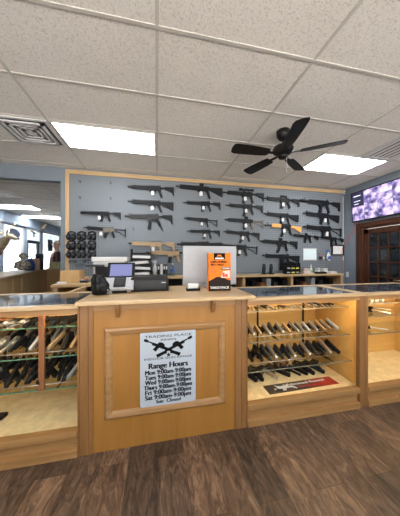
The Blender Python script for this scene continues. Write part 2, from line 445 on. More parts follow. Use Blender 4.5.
def vent(x0, y0, label, kind):
    t = thing('ceiling_vent', label, 'vent', (x0+.305, y0+.305, CZ-.006), group='air vents in the drop ceiling')
    bx((-.29,-.29,-.002),(.29,.29,.001)).build('backing', M['ventdark'] , t)
    f = MB(); f.box((-.295,-.295,-.012),(.295,-.26,.0)); f.box((-.295,.26,-.012),(.295,.295,0)); f.box((-.295,-.26,-.012),(-.26,.26,0)); f.box((.26,-.26,-.012),(.295,.26,0))
    f.build('frame', M['vent'], t)
    if kind == 'ring':
        for k in range(4):
            a = .225-.055*k; s_ = MB(); w_ = .030
            for (p, q) in (((-a,-a),(a,-a+w_)),((-a,a-w_),(a,a)),((-a,-a),(-a+w_,a)),((a-w_,-a),(a,a))):
                s_.box((p[0],p[1],-.022+.003*k),(q[0],q[1],-.004))
            s_.build('louvre', M['vent'], t)
        bx((-.045,-.045,-.012),(.045,.045,-.003)).build('centre_plate', M['vent'], t)
    else:
        for k in range(6):
            xx = -.22+.088*k
            s_ = MB(); s_.prism([(xx-.018,-.003),(xx+.018,-.016),(xx+.022,-.013),(xx-.012,-.001)], -.26, .26)
            s_.build('louvre', M['vent'], t)
    return t
vent(-1.83, G0+2*.61, 'square air vent with nested louvres left of the light panel', 'ring')
vent(3.05, G0+1*.61, 'air vent with long straight louvres above the television', 'bar')
vent(-4.0, G0+7*.61, 'air vent seen through the opening in the far room ceiling', 'ring')

# ceiling fan
fx, fy = 1.53, 2.34
fz = CZ-.25
t = thing('ceiling_fan', 'black ceiling fan with five blades and a pull chain', 'ceiling fan', (fx, fy, fz))
MB().lathe([(.02,.14),(.05,.15),(.075,.19),(.08,.25)], n=24).build('canopy', M['fan'], t, smooth=True)
MB().cyl((0,0,.06),(0,0,.16),.013).build('downrod', M['fan'], t, smooth=True)
MB().lathe([(.02,.085),(.06,.08),(.115,.05),(.125,.02),(.12,-.01),(.09,-.035),(.05,-.045)], n=28).build('motor_housing', M['fan'], t, smooth=True)
MB().lathe([(.055,-.045),(.06,-.06),(.05,-.085),(.02,-.095)], n=20).build('switch_housing', M['fan'], t, smooth=True)
MB().cyl((.03,-.03,-.08),(.03,-.03,-.27),.0018,n=6).build('pull_chain', M['vent'], t)
for k in range(5):
    a = R(-36+72*k)
    rt = Matrix.Rotation(a, 4, 'Z') @ Matrix.Translation((0,0,-.03)) @ Matrix.Rotation(R(12), 4, 'X')
    b_ = MB(); n = 10
    out = [(.20,-.058),(.30,-.070),(.50,-.080),(.62,-.080),(.655,-.065),(.665,-.02),(.665,.02),(.655,.065),(.62,.080),(.50,.080),(.30,.070),(.20,.058)]
    # polygon is in x,z for prism: turn it flat
    fl = Matrix.Rotation(R(-90), 4, 'X')
    b_.prism(out, -.004, .004, mat=rt @ fl)
    bl = b_.build('blade', M['fan'], t, bevel=.002)
    i_ = MB(); i_.box((.08,-.018,-.006),(.24,.018,.0), mat=rt); i_.box((.19,-.035,-.008),(.26,.035,-.004), mat=rt)
    i_.build('blade_arm', M['fan'], bl)

# ------------------------------------------------------------------ pegboard wall
PX0 = at(70,260,Y=WY).x; PZ0 = 1.08
t = thing('pegboard', 'large grey pegboard covering the back wall behind the counter', 'pegboard', (0, WY, 0))
bx((PX0,-.02,PZ0),(WX-.02,0,2.87)).build('board', M['peg'], t)
f = MB(); f.box((PX0-.065,-.035,2.865),(WX-.06,0,2.935)); f.build('top_trim', M['pine'], t, bevel=.004)
f = MB(); f.box((PX0-.065,-.035,1.0),(PX0,0,2.865)); f.build('side_trim', M['pinez'], t, bevel=.004)
HOOK = MB(); HOOK.cyl((0,0,0),(0,-.07,0),.004,n=6); HOOK.cyl((0,-.07,0),(0,-.078,.015),.004,n=6); HOOK.box((-.006,-.003,-.03),(.006,0,.03))
PEG = t
HOOKS = []
def hook(X, Z, label):
    if HOOKS: o = HOOKS[0].copy(); C.objects.link(o)
    else: o = HOOK.build('peg_hook', M['gun'])
    HOOKS.append(o); o.location = (X, WY-.02, Z); tag(o, label, 'hook', 'empty hooks on the pegboard')
for px,py,lb in ((80.5,182,'empty black peg hook, upper left of the pegboard'),(111,183.5,'empty black peg hook left of the topmost rifle'),(80.5,198,'empty black peg hook above the upper suppressed rifle muzzle'),(111,199,'empty black peg hook left of the fixed-stock rifle'),(133.5,229,'empty black peg hook below the dark grey rifle')):
    q = at(px,py,Y=WY-.02); hook(q.x, q.z, lb)
f = MB(); 
for k in range(40): f.box((-.004,-.004,.02+k*.035),(.004,0,.035+k*.035))
f.box((-.010,-.002,0),(.010,.001,1.45))
tag(f.build('shelf_standard', [M['offwhite']], loc=(at(343.5,250,Y=WY-.03).x, WY-.022, 1.35)), 'slim white slotted upright strip at the right end of the pegboard', 'wall strip')

# rifles: local x runs from muzzle (0) to butt (1), z up, scaled to real length
def rifle(label, p0, p1, stock='m4', mag='std', top='none', col='gun', tagon=True, tagx=.53, hg=None, fur=None, grip=None, supp=False, yoff=.055, hooks=True):
    a = at(p0[0], p0[1], Y=WY-yoff); b = at(p1[0], p1[1], Y=WY-yoff)
    L = (b-a).length; ang = math.atan2(b.z-a.z, b.x-a.x)
    t = thing('rifle', label, 'rifle', a, (0,-ang,0), 'rifles hanging on the pegboard', L)
    t.scale = (L, L, L*1.34)
    mm = M[col]; hgm = M[hg or col]; sm = M[fur or col]; gm = M[grip or fur or 'gun']
    mb = MB()
    if supp: mb.cyl((0,0,0),(.21,0,0),.022,n=12)
    else: mb.cyl((0,0,0),(.045,0,0),.0135,n=10)
    mb.cyl((.04,0,0),(.40,0,0),.0095,n=10)
    if top in ('none','carry','irons'): mb.prism([(.085,-.01),(.11,-.01),(.103,.05),(.092,.05)], -.006,.006)
    mb.build('barrel', M['gun'], t, smooth=False)
    mb = MB()
    hx = .20 if stock == 'ak' or supp else .075+.03*random.random()
    prof = [(hx,-.022),(hx+.01,-.03),(.45,-.034),(.45,.030),(hx+.01,.028),(hx,.022)]
    mb.prism(prof, -.019, .019)
    for k in range(7):
        xx = hx+.03+k*(.42-hx)/7; mb.box((xx,-.022,-.015),(xx+.016,.022,.012)); mb.box((xx,-.012,.026),(xx+.016,.012,.036))
    mb.build('handguard', hgm, t, bevel=.003)
    mb = MB()
    mb.prism([(.44,-.012),(.44,.032),(.60,.034),(.70,.034),(.715,.014),(.715,-.012)], -.016,.016)
    mb.prism([(.46,-.012),(.46,-.058),(.57,-.058),(.585,-.042),(.66,-.042),(.70,-.03),(.72,-.012)], -.013,.013)
    mb.path([(.575,0,-.045),(.59,0,-.078),(.64,0,-.078),(.655,0,-.045)], .004, 6)
    mb.cyl((.60,-.02,-.022),(.60,.02,-.022),.006,n=8); mb.box((.535,-.020,.0),(.60,.0,.022))
    mb.build('receiver', mm, t, bevel=.002)
    if mag != 'none':
        mb = MB()
        if mag == 'std': mb.prism([(.485,-.05),(.555,-.05),(.548,-.11),(.525,-.168),(.462,-.155),(.480,-.10)], -.011,.011)
        elif mag == 'long': mb.prism([(.485,-.05),(.555,-.05),(.55,-.13),(.525,-.215),(.46,-.20),(.482,-.12)], -.011,.011)
        elif mag == 'curved': mb.prism([(.485,-.05),(.555,-.05),(.54,-.12),(.49,-.20),(.43,-.185),(.475,-.12)], -.011,.011)
        elif mag == 'big': mb.prism([(.47,-.05),(.57,-.05),(.57,-.24),(.50,-.25),(.47,-.24)], -.016,.016)
        mb.build('magazine', M['gun'], t, bevel=.003)
    mb = MB(); mb.prism([(.652,-.035),(.70,-.035),(.722,-.09),(.748,-.145),(.705,-.158),(.672,-.10)], -.012,.012)
    mb.build('pistol_grip', gm, t, bevel=.004)
    mb = MB()
    if stock == 'm4':
        mb.cyl((.71,0,.008),(.84,0,.008),.0135,n=10)
        mb.prism([(.79,.032),(.99,.036),(1,.03),(1,-.105),(.972,-.108),(.955,-.05),(.86,-.028),(.79,-.014)], -.014,.014)
    elif stock == 'fixed':
        mb.prism([(.715,.024),(.99,.034),(1,.03),(1,-.10),(.985,-.105),(.80,-.045),(.715,-.022)], -.014,.014)
    elif stock == 'ak':
        mb.prism([(.715,.012),(.80,.010),(.99,.0),(1,-.005),(1,-.105),(.985,-.108),(.80,-.035),(.715,-.025)], -.014,.014)
    elif stock == 'open':
        mb.cyl((.71,0,.01),(.97,0,.01),.012,n=10); mb.prism([(.965,.035),(1,.035),(1,-.115),(.975,-.115)], -.013,.013)
        mb.path([(.74,0,-.02),(.86,0,-.05),(.975,0,-.10)], .009, 8)
    elif stock == 'brace':
        mb.cyl((.71,0,.01),(.88,0,.01),.012,n=10); mb.prism([(.84,.04),(1,.03),(1,-.06),(.97,-.07),(.90,-.03),(.84,-.02)], -.012,.012)
    mb.build('stock', sm, t, bevel=.003)
    mb = MB()
    if top == 'carry': mb.prism([(.455,.032),(.47,.032),(.49,.062),(.60,.062),(.62,.032),(.65,.032),(.63,.085),(.46,.085)], -.009,.009)
    elif top == 'scope':
        mb.cyl((.42,0,.072),(.70,0,.072),.016,n=12); mb.cyl((.38,0,.072),(.44,0,.072),.018,.026,12); mb.cyl((.68,0,.072),(.73,0,.072),.018,.023,12)
        mb.box((.49,-.01,.03),(.51,.01,.06)); mb.box((.61,-.01,.03),(.63,.01,.06)); mb.cyl((.56,0,.08),(.56,0,.102),.012,n=8)
    elif top == 'dot':
        mb.box((.50,-.012,.03),(.58,.012,.045)); mb.cyl((.50,0,.062),(.58,0,.062),.021,n=12)
    else:
        mb.box((.44,-.009,.03),(.70,.009,.041)); mb.prism([(.655,.04),(.68,.04),(.676,.062),(.66,.062)], -.008,.008)
    mb.build('sight', M['gun'], t)
    if tagon:
        g_ = MB(); r_ = Matrix.Translation((tagx-.005,-.030,-.095)) @ Matrix.Rotation(R(random.uniform(-22,15)),4,'Y') @ Matrix.Rotation(R(8),4,'X')
        g_.box((-.034,-.001,-.027),(.034,.001,.027), mat=r_)
        g_.prism([(-.034,.027),(.034,.027),(.016,.043),(-.018,.041)], -.0012,.0008, mat=r_)
        tg = g_.build('price_tag', M['white'], t); tg['label'] = 'white paper price tag'
    return t
Rf = rifle
# first column (two rifles above the ear muffs)
Rf('upper of two black rifles right above the ear muffs, with a plain dark handguard', (80.5,212.5),(121,214.5),'m4','std','none',supp=True,tagx=.47)
Rf('lower of two rifles above the ear muffs, with an olive-grey receiver', (83.5,227.5),(126,231),'open','std','irons','stain',fur='gun',hg='gun',tagx=.42)
# second column
Rf('long black rifle topmost in the second column, left of the widest gap', (128,186.5),(174,189.5),'m4','none','none')
Rf('black rifle with a solid fixed stock, second down in the second column', (128,201),(173.5,204.5),'fixed','none','none',hg='gun')
Rf('dark grey rifle with a long magazine and hanging sling, no tag', (124.5,216),(172.5,217.5),'m4','long','none','gun_grey',tagon=False,fur='gun')
q = at(150,222,Y=WY-.06)
Rf('tan rifle with a tan stock and grip above the paper tray', (128.5,243.3),(174.5,244.5),'m4','none','none','tan',hg='tan',grip='tan')
Rf('short tan rifle half hidden behind the computer monitor', (146,252.5),(192,253.5),'m4','std','none','tan',hg='tan',fur='gun',grip='tan',tagon=False)
# third column
Rf('long black rifle with a thick stock, topmost in the third column', (176,186),(222.5,190.5),'fixed','none','dot')
Rf('black rifle with raised front sight, second down in the third column', (183.5,202.5),(220.5,204.5),'m4','std','irons')
Rf('black rifle third down in the third column, beside the dark tall-sighted one', (184,218),(217.5,221.5),'open','none','none')
Rf('black rifle fourth down in the third column, just above the monitor', (187,231),(220,232),'m4','std','irons')
Rf('black rifle lowest in the third column, partly behind the monitor top', (177,244),(222,244.5),'fixed','none','none',tagon=False)
# fourth column
Rf('black scoped rifle topmost in the fourth column, muzzle by a long black stock', (223,192),(264,195.5),'m4','std','scope')
Rf('black rifle second down in the fourth column with curved magazine', (226,205),(263,207.5),'m4','curved','none')
Rf('black rifle with a brownish stock, third down in the fourth column', (225,219.5),(263.5,222),'open','std','dot',fur='stain')
Rf('black rifle fourth down in the fourth column with a short curved magazine', (223.5,231.5),(259.5,235),'m4','curved','none')
Rf('black rifle lowest in the fourth column, right of the monitor top corner', (219,245.5),(257.5,248.5),'open','std','none')
# fifth column
Rf('black rifle with carry handle, topmost above the orange-stocked rifle', (264,198),(299.5,201.5),'m4','std','carry')
Rf('black rifle with fixed stock, directly above the orange-stocked rifle', (264,213.5),(298.5,217),'fixed','std','none')
Rf('rifle with orange wooden stock and handguard', (264,225),(301,227),'ak','curved','irons',hg='akwood',fur='akwood',grip='gun')
Rf('black rifle directly below the orange-stocked rifle', (260,241),(297.5,243.5),'m4','curved','dot',tagon=False)
Rf('black rifle with a wide straight magazine, lowest above the black ammunition rack', (262.5,255.5),(299.5,257.5),'fixed','big','irons',tagon=False)
# sixth column
Rf('black rifle with a fat round muzzle, topmost next to the corner', (300,200.5),(340,205),'m4','std','none',tagon=False,supp=True)
Rf('black rifle second from the top next to the corner', (303,213),(339,217.5),'fixed','std','irons',tagx=.6)
Rf('black rifle with an open stock, third from the top next to the corner', (303.5,226.5),(341.5,230.5),'open','std','none',tagx=.6)
Rf('short black rifle above the white paper on the wall', (291.5,235),(318.5,237.5),'brace','std','dot',tagon=False)
Rf('short black rifle above the black picture frame', (319,237),(343.5,240),'brace','long','none',tagon=False)
# sling of the grey rifle
a0 = at(150,219,Y=WY-.09); a1 = at(161,232,Y=WY-.09); a2 = at(163,222,Y=WY-.09)
tag(MB().path([(0,0,0),(.12,0,-.09),(.20,0,-.22),(.16,0,-.10),(.13,0,-.03)], .006, 6).build('rifle_sling', M['gun'], loc=tuple(at(152,219,Y=WY-.085))), 'black sling looping below the dark grey rifle', 'sling')

# ear muffs 3 x 3
def earmuff_proto():
    t = empty('ear_muffs')
    b_ = MB(); pts = [(.062*math.cos(a), -.02, .045+.05*math.sin(a)) for a in [PI*k/10 for k in range(11)]]
    b_.path(pts, .011, 8); b_.build('headband', M['black'], t, smooth=True)
    for s_ in (-1,1):
        MB().ball((s_*.037,-.045,.0),(.040,.036,.058)).build('ear_cup', M['black'], t, smooth=True)
        MB().lathe([(.016,0),(.030,.004),(.030,.008),(.016,.010)], n=14, mat=Matrix.Translation((s_*.037,-.083,.004)) @ Matrix.Rotation(R(90),4,'X')).build('cup_badge', M['gun_grey'], t)
    return t
em0 = earmuff_proto(); i = 0
for r_, py in enumerate((236.0, 245.2, 253.8)):
    for c_, px in enumerate((71.3, 81.6, 91.8)):
        o = em0 if i == 0 else copy_tree(em0); i += 1
        q = at(px, py+1, Y=WY-.05); o.location = (q.x, WY-.022, q.z)
        tag(o, 'black ear muffs in the %s row, %s of the three columns' % (('top','middle','bottom')[r_], ('left','middle','right')[c_]), 'ear muffs', 'ear muffs hanging at the left end of the pegboard')
# shooting glasses under the muffs
def glasses_proto():
    t = empty('safety_glasses')
    for s_ in (-1,1):
        MB().ball((s_*.034,-.03,0),(.032,.006,.024)).build('lens', M['clearlens'], t, smooth=True)
        MB().path([(s_*.066,-.028,.01),(s_*.07,.0,.02),(s_*.06,.02,-.0)], .003, 6).build('temple', M['gun_grey'], t)
    MB().path([(-.066,-.03,.022),(0,-.033,.026),(.066,-.03,.022)], .004, 6).build('brow_bar', M['gun_grey'], t)
    return t
g0 = glasses_proto()
for k,(px,py,nm) in enumerate(((73,262,'left'),(80,265.5,'second from left'),(87,261.5,'second from right'),(92.5,267,'right'))):
    o = g0 if k == 0 else copy_tree(g0)
    q = at(px,py,Y=WY-.04); o.location = (q.x, WY-.022, q.z)
    tag(o, 'clear safety glasses hanging below the ear muffs, %s one' % nm, 'safety glasses', 'safety glasses hanging below the ear muffs')

# ------------------------------------------------------------------ front counters
def pz(px, py, Y=FY): return at(px, py, Y=Y)
CX0, CX1 = -.535, .725             # middle counter
t = thing('service_counter', 'honey wood service counter with framed front panel and pale ledge', 'counter', (CX0, FY, 0))
W = CX1-CX0
bx((.09,.008,0),(W-.10,.03,1.07)).build('front_panel', M['honey'], t)
f = MB(); f.box((0,.03,0),(.02,.62,1.07)); f.build('side_panel', M['honey'], t)
f = MB(); f.box((W-.02,.03,0),(W,.62,1.07)); f.build('side_panel', M['honey'], t)
for x0,x1 in ((0,.09),(W-.10,W)):
    p = MB(); p.box((x0,0,0),(x1,.03,1.07)); p.box((x0+.055,-.006,0),(x0+.062,.0,1.07)); p.build('pilaster', M['post'], t, bevel=.003)
bx((.09,.0,1.02),(W-.10,.03,1.07)).build('top_rail', M['rail'], t, bevel=.002)
lg = MB(); lg.box((-.01,-.065,1.070),(W+.05,.66,1.10)); ledge = lg.build('ledge', M['pine'], t, bevel=.008)
for px in (118, 212.8):
    q = at(px, 312, Y=FY)
    c_ = MB(); c_.prism([(0,1.07),(0,.975),(-.0,.97),(.012,.97),(.05,1.05),(.05,1.07)], -.014,.014, mat=Matrix.Rotation(R(-90),4,'Z'))
    c_.build('corbel', M['post'], t, loc=(q.x-CX0, 0, 0), bevel=.002)
# raised moulding
a = at(101.5,330,Y=FY); b_ = at(226.6,319,Y=FY); c_ = at(226,402,Y=FY); d_ = at(105.5,422.6,Y=FY)
mx0, mx1 = (a.x+d_.x)/2-CX0, (b_.x+c_.x)/2-CX0; mz1 = (a.z+b_.z)/2; mz0 = (c_.z+d_.z)/2
def mitre(o0, o1, i0, i1, z0, z1, yo=.008):
    """one mitred moulding bar from outer edge o0-o1 to inner edge i0-i1, in (x,z)"""
    mb = MB(); pr = [(0,0),(.012,.15),(.020,.35),(.014,.75),(.006,1.0),(0,1)]
    n = len(pr); vs = []
    for (o, i_) in ((o0,i0),(o1,i1)):
        for h, u in pr: vs.append((o[0]+(i_[0]-o[0])*u, yo-h, o[1]+(i_[1]-o[1])*u))
    fs = [(k,k+1,n+k+1,n+k) for k in range(n-1)]+[tuple(range(n-1,-1,-1)), tuple(range(n,2*n)), (n-1,0,n,2*n-1)]
    mb._add(vs, fs, 0); return mb
ww = .06
O = [(mx0,mz0),(mx1,mz0),(mx1,mz1),(mx0,mz1)]; I = [(mx0+ww,mz0+ww),(mx1-ww,mz0+ww),(mx1-ww,mz1-ww),(mx0+ww,mz1-ww)]
for k in range(4):
    mo = mitre(O[k], O[(k+1)%4], I[k], I[(k+1)%4], 0, 0).build('moulding', M['mould'], t)
    bm = bmesh.new(); bm.from_mesh(mo.data); bmesh.ops.recalc_face_normals(bm, faces=bm.faces); bm.to_mesh(mo.data); bm.free()

# opening hours sign
a = at(139.3,333,Y=FY); b_ = at(195.6,329,Y=FY); c_ = at(195.6,400.5,Y=FY); d_ = at(140.8,408,Y=FY)
sx0, sx1 = (a.x+d_.x)/2, (b_.x+c_.x)/2; sz1, sz0 = (a.z+b_.z)/2, (c_.z+d_.z)/2
SW, SH = sx1-sx0, sz1-sz0
t = thing('opening_hours_sign', 'white sign with range hours and two crossed rifles on the counter front', 'sign', ((sx0+sx1)/2, FY+.004, sz0))
rr = .015; pts = []
for cx_, cz_, a0 in ((SW/2-rr, SH-rr, 0),(-SW/2+rr, SH-rr, 90),(-SW/2+rr, rr, 180),(SW/2-rr, rr, 270)):
    for k in range(5): pts.append((cx_+rr*math.cos(R(a0+22.5*k)), cz_+rr*math.sin(R(a0+22.5*k))))
MB().prism(pts, -.004, .004).build('plate', plain('pale_blue_white_board', (.42,.47,.53), .45, var=.02), t)
def ln(s_, u, h, w_, bold=.0, nm='lettering'):
    return text(s_, h, (0,-.0046,SH*(1-u)), (R(90),0,0), M['ink'], t, nm, w_*SW, bold)
ln('TRADING PLACE', .065, .026, .84, .0003); ln('PAWN', .118, .026, .27, .0003)
ln('INDOOR GUN RANGE', .365, .022, .86, .0002)
ln('Range Hours', .462, .060, .70, .0032)
for k, s_ in enumerate(('Mon 9:00am-9:00pm','Tues 9:00am-9:00pm','Wed 9:00am-9:00pm','Thurs 9:00am-9:00pm','Fri 9:00am-9:00pm','Sat 9:00am-9:00pm')):
    ln(s_, .548+.067*k, .047, .82 if k != 3 else .86, .0026)
ln('Sun  Closed', .945, .038, .44, .0018)
em = MB()
for s_ in (-1,1):
    m_ = Matrix.Translation((0,0,SH*.775)) @ Matrix.Scale(s_,4,(1,0,0)) @ Matrix.Translation((-SW*.10,0,0)) @ Matrix.Rotation(R(24),4,'Y') @ Matrix.Scale(SW*.95,4)
    for poly in ([(-.36,.012),(-.18,.0),(-.18,.03),(-.36,.03)],[(-.39,-.005),(-.31,-.005),(-.31,.045),(-.39,.045)],[(-.22,-.02),(.10,-.02),(.10,.035),(-.22,.035)],[(-.14,-.02),(-.07,-.02),(-.10,-.11),(-.17,-.09)],
                 [(-.13,.035),(.02,.035),(.0,.075),(-.05,.09),(-.11,.075)],[(.05,-.02),(.09,-.02),(.11,-.08),(.07,-.09)],[(.10,-.015),(.20,-.01),(.20,.02),(.10,.025)],[(.16,-.035),(.36,-.035),(.36,.03),(.16,.02)]):
        em.prism(poly, -.0052/(SW*.95), -.0040/(SW*.95), mat=m_)
st = [((.018 if j_%2==0 else .008)*math.cos(R(90+36*j_)), SH*.675+(.018 if j_%2==0 else .008)*math.sin(R(90+36*j_))) for j_ in range(10)]
em.prism(st, -.0052, -.0040)
em.build('crossed_rifles_emblem', M['ink'], t)

# glass display cases
def display_case(label, x0, x1, shelves, edge='neutraledge', posts=(), standards=(), divider=False, lp=.035, rp=.06, DEP=.64, standmat='black', zsill=.185, sd=(.10,.44)):
    t = thing('display_case', label, 'display case', (x0, FY, 0)); W = x1-x0
    top0, top1 = 1.045, 1.069
    for a_, b2 in ((0, lp),(W-rp, W)): 
        p = MB(); p.box((a_,0,0),(b2,.04,top0)); p.build('corner_post', M['post'], t, bevel=.003)
    bx((lp,-.006,zsill-.045),(W-rp,.05,zsill)).build('sill', M['rail'], t, bevel=.003)
    bx((lp,.022,.05),(W-rp,.045,zsill-.045)).build('kick_panel', M['rail'], t)
    bx((lp,-.008,0),(W-rp,.04,.055)).build('base_trim', M['rail'], t, bevel=.004)
    bx((lp,0,1.005),(W-rp,.04,top0)).build('top_rail', M['rail'], t, bevel=.002)
    f = MB()
    f.box((0,-.015,top0),(W,.05,top1)); f.box((0,DEP-.06,top0),(W,DEP,top1)); f.box((0,.05,top0),(.05,DEP-.06,top1)); f.box((W-.05,.05,top0),(W,DEP-.06,top1))
    f.build('top_frame', M['pine'], t, bevel=.004)
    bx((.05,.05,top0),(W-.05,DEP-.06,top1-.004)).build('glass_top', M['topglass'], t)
    bx((lp,.02,zsill),(W-rp,.026,1.005)).build('front_glass', M['glass'], t)
    bx((lp*.5,.05,zsill-.03),(W-rp*.5,DEP-.03,zsill-.01)).build('case_floor', M['cream'], t)
    bx((0,DEP-.03,0),(W,DEP-.005,top0)).build('back_panel', M['inside'], t)
    bx((0.0,.04,0),(.018,DEP-.03,top0)).build('side_panel', M['inside'], t)
    bx((W-.018,.04,0),(W,DEP-.03,top0)).build('side_panel', M['inside'], t)
    l = bx((lp+.02,.05,1.018),(W-rp-.02,.068,1.034)).build('light_strip', M['led'], t)
    for z, d0, d1 in shelves:
        s_ = MB(); s_.box((.02,d0,z-.008),(W-.02,d1,z)); s_.box((.02,d0-.004,z-.008),(W-.02,d0,z), 1)
        s_.build('glass_shelf', [M['shelfglass'], M[edge]], t)
    for xs in standards:
        s_ = MB(); s_.box((xs-x0-.008,DEP-.045,.25),(xs-x0+.008,DEP-.03,1.02))
        for z, d0, d1 in shelves: s_.prism([(0,z-.008),(d1-DEP+.03-.0,z-.008),(d0-DEP+.05,z-.012),(d0-DEP+.05,z-.018),(-.0,z-.05)], -.004,.004, mat=Matrix.Translation((xs-x0,DEP-.03,0)) @ Matrix.Rotation(R(90),4,'Z'))
        s_.build('shelf_bracket', M['gun'], t)
    for xp in posts:
        bx((xp-x0-.02,DEP-.07,zsill),(xp-x0+.02,DEP-.03,1.02)).build('inner_post', M['brownpost'], t)
    return t
LC0, LC1 = -1.76, CX0-.002
RC0, RC1 = CX1+.002, 1.915
TC0, TC1 = RC1+.002, 3.14
display_case('glass display case packed with pistols left of the service counter', LC0, LC1, [(.90,.10,.40),(.69,.08,.48),(.46,.08,.46)], posts=(), edge='glassedge', lp=.06, rp=.012, standards=(-1.35,-.72))
o = bx((-.018,-.010,.46),(.018,.010,1.0)).build('divider_post', M['brownpost'], bpy.data.objects['display_case'], loc=(-.80-LC0,.066,0), bevel=.002); o['label'] = 'reddish brown divider post'
display_case('glass display case with pistol rows right of the service counter', RC0, RC1, [(.915,.16,.32),(.64,.14,.40),(.385,.12,.42)], standards=(1.13,1.72), lp=.008)
display_case('glass display case at the right edge holding a few knives', TC0, TC1, [(.93,.14,.30),(.80,.14,.44),(.62,.14,.44)], lp=.035)
# floor sits at zsill-.01
CF = .175

# pistols
def pistol_proto(slide, gripm, rev=False):
    t = empty('pistol')
    if not rev:
        mb = MB(); mb.prism([(0,.0),(.175,.0),(.18,.006),(.18,.024),(.172,.030),(.004,.030),(0,.024)], -.0125,.0125)
        mb.box((.02,-.003,.03),(.028,.003,.036)); mb.box((.165,-.002,.03),(.17,.002,.036))
        mb.build('slide', slide, t, bevel=.002)
        mb = MB(); mb.prism([(.0,.0),(.135,.0),(.135,-.014),(.07,-.016),(.05,-.03),(.005,-.02)], -.011,.011)
        mb.path([(.05,0,-.025),(.062,0,-.05),(.09,0,-.05),(.10,0,-.015)], .0035, 6)
        mb.box((.066,-.003,-.035),(.072,.003,-.012))
        mb.build('frame', M['gun'] if slide != M['silver'] else M['gun_grey'], t)
        mb = MB(); mb.prism([(.004,-.01),(.052,-.018),(.036,-.115),(-.020,-.105),(.0,-.04)], -.014,.014)
        mb.build('grip', gripm, t, bevel=.004)
    else:
        mb = MB(); mb.cyl((.06,0,.012),(.19,0,.012),.008,n=10); mb.prism([(.09,.0),(.185,.004),(.185,-.004),(.09,-.006)], -.005,.005); mb.box((.175,-.002,.02),(.186,.002,.028))
        mb.build('barrel', slide, t)
        mb = MB(); mb.prism([(.0,.018),(.02,.034),(.10,.028),(.10,-.022),(.06,-.025),(.01,-.02)], -.009,.009); mb.path([(.045,0,-.022),(.055,0,-.05),(.085,0,-.05),(.095,0,-.018)], .0035, 6)
        mb.build('frame', slide, t)
        MB().cyl((.045,0,.004),(.09,0,.004),.020,n=12).build('cylinder_drum', slide, t)
        mb = MB(); mb.prism([(.0,.005),(.03,-.02),(.025,-.06),(.012,-.115),(-.035,-.105),(-.012,-.04)], -.013,.013); mb.build('grip', gripm, t, bevel=.004)
    return t
def add_tag(t):
    MB().box((-.02,-.0155,-.018),(.012,-.0145,.018), mat=Matrix.Translation((.03,0,-.055)) @ Matrix.Rotation(R(25),4,'Y')).build('price_tag', M['white'], t)
protos = {}
for nm, sl, gr, rv, tg in (('black',M['gun'],M['black'],0,0),('black and tagged',M['gun'],M['black'],0,1),('silver-slide',M['steel'],M['black'],0,0),
                       ('grey',M['gun_grey'],M['black'],0,0),('wood-grip silver',M['silver'],M['brownpost'],0,1),('black wood-grip',M['gun'],M['brownpost'],1,0),
                       ('silver revolver-style',M['steel'],M['black'],1,1),('tan',M['tan'],M['tan'],0,0)):
    p = pistol_proto(sl, gr, rv)
    if tg: add_tag(p)
    protos[nm] = [p, False]
def pistol(kind, X, Y, Z, mode, label, group, yaw=None, sc=1.0):
    p, used = protos[kind]
    o = copy_tree(p) if used else p
    protos[kind][1] = True
    yaw = R(random.uniform(-7,7)) if yaw is None else yaw
    if mode == 'rest':    # leans on muzzle and grip
        m_ = Matrix.Translation((X,Y,Z+.1235*sc)) @ Matrix.Rotation(R(-90)+yaw,4,'Z') @ Matrix.Rotation(R(24),4,'Y')
    elif mode == 'side':  # lies on its side
        m_ = Matrix.Translation((X,Y,Z+.0165*sc)) @ Matrix.Rotation(R(-90)+yaw,4,'Z') @ Matrix.Rotation(R(90),4,'X')
    o.matrix_basis = m_ @ Matrix.Scale(sc,4)
    tag(o, label, 'pistol', group)
    return o
def row(kinds, x0, x1, Y, Z, mode, where, group, case, sc=1.0):
    jit = 18 if case == 'l' else 6
    n = len(kinds)
    if mode == 'rest':
        rk = thing('pistol_rack', 'thin low metal rod holding up the pistols %s' % where, 'rack', (x0-.03, Y-.13*sc, Z))
        MB().cyl((0,0,.023),(x1-x0+.06,0,.023),.003,n=8).build('rod', M['steel'], rk, smooth=True)
        for u in (.01,.5,.99): MB().cyl((u*(x1-x0+.06),0,0),(u*(x1-x0+.06),0,.022),.003,n=8).build('rod_foot', M['steel'], rk)
    for k, kd in enumerate(kinds):
        x = x0+(x1-x0)*k/(n-1)
        pistol(kd, x+random.uniform(-.006,.006), Y+random.uniform(-.015,.015), Z, mode, '%s pistol, %s from the left %s' % (kd, ORD[k], where), group, yaw=R(random.uniform(-jit,jit)-(6 if case=='l' else 0)), sc=sc*random.uniform(.92,1.05))
def pick(n, weights):
    ks = list(weights); return [random.choices(ks, [weights[k] for k in ks])[0] for _ in range(n)]
wl = {'black':2,'black and tagged':7,'silver-slide':2,'grey':1,'wood-grip silver':4,'black wood-grip':1.5,'silver revolver-style':4,'tan':1.5}
wr = {'black':3,'silver-slide':4,'grey':4,'wood-grip silver':1}
row(['grey','silver-slide','tan','silver-slide','grey','silver-slide','tan','silver-slide','silver-slide','wood-grip silver','silver-slide','tan','silver-slide','wood-grip silver'], .80, 1.76, FY+.30, .64, 'rest', 'on the upper glass shelf, right case', 'pistols on the upper shelf of the right case', 'r', .80)
row(['black','black','black','grey','silver-slide','grey','black','silver-slide','black','silver-slide','grey','black','silver-slide','black'], .80, 1.78, FY+.34, .385, 'rest', 'on the lower glass shelf, right case', 'pistols on the lower shelf of the right case', 'r')
for k, kd in enumerate(['black','black and tagged','black','silver-slide','black','black wood-grip','black','black','grey']):
    pistol(kd, .80+k*.112, FY+.50, CF, 'side', '%s pistol lying on the right case floor, %s from the left' % (kd, ORD[k]), 'pistols lying on the floor of the right case', yaw=R(random.uniform(4,30)), sc=1.2)
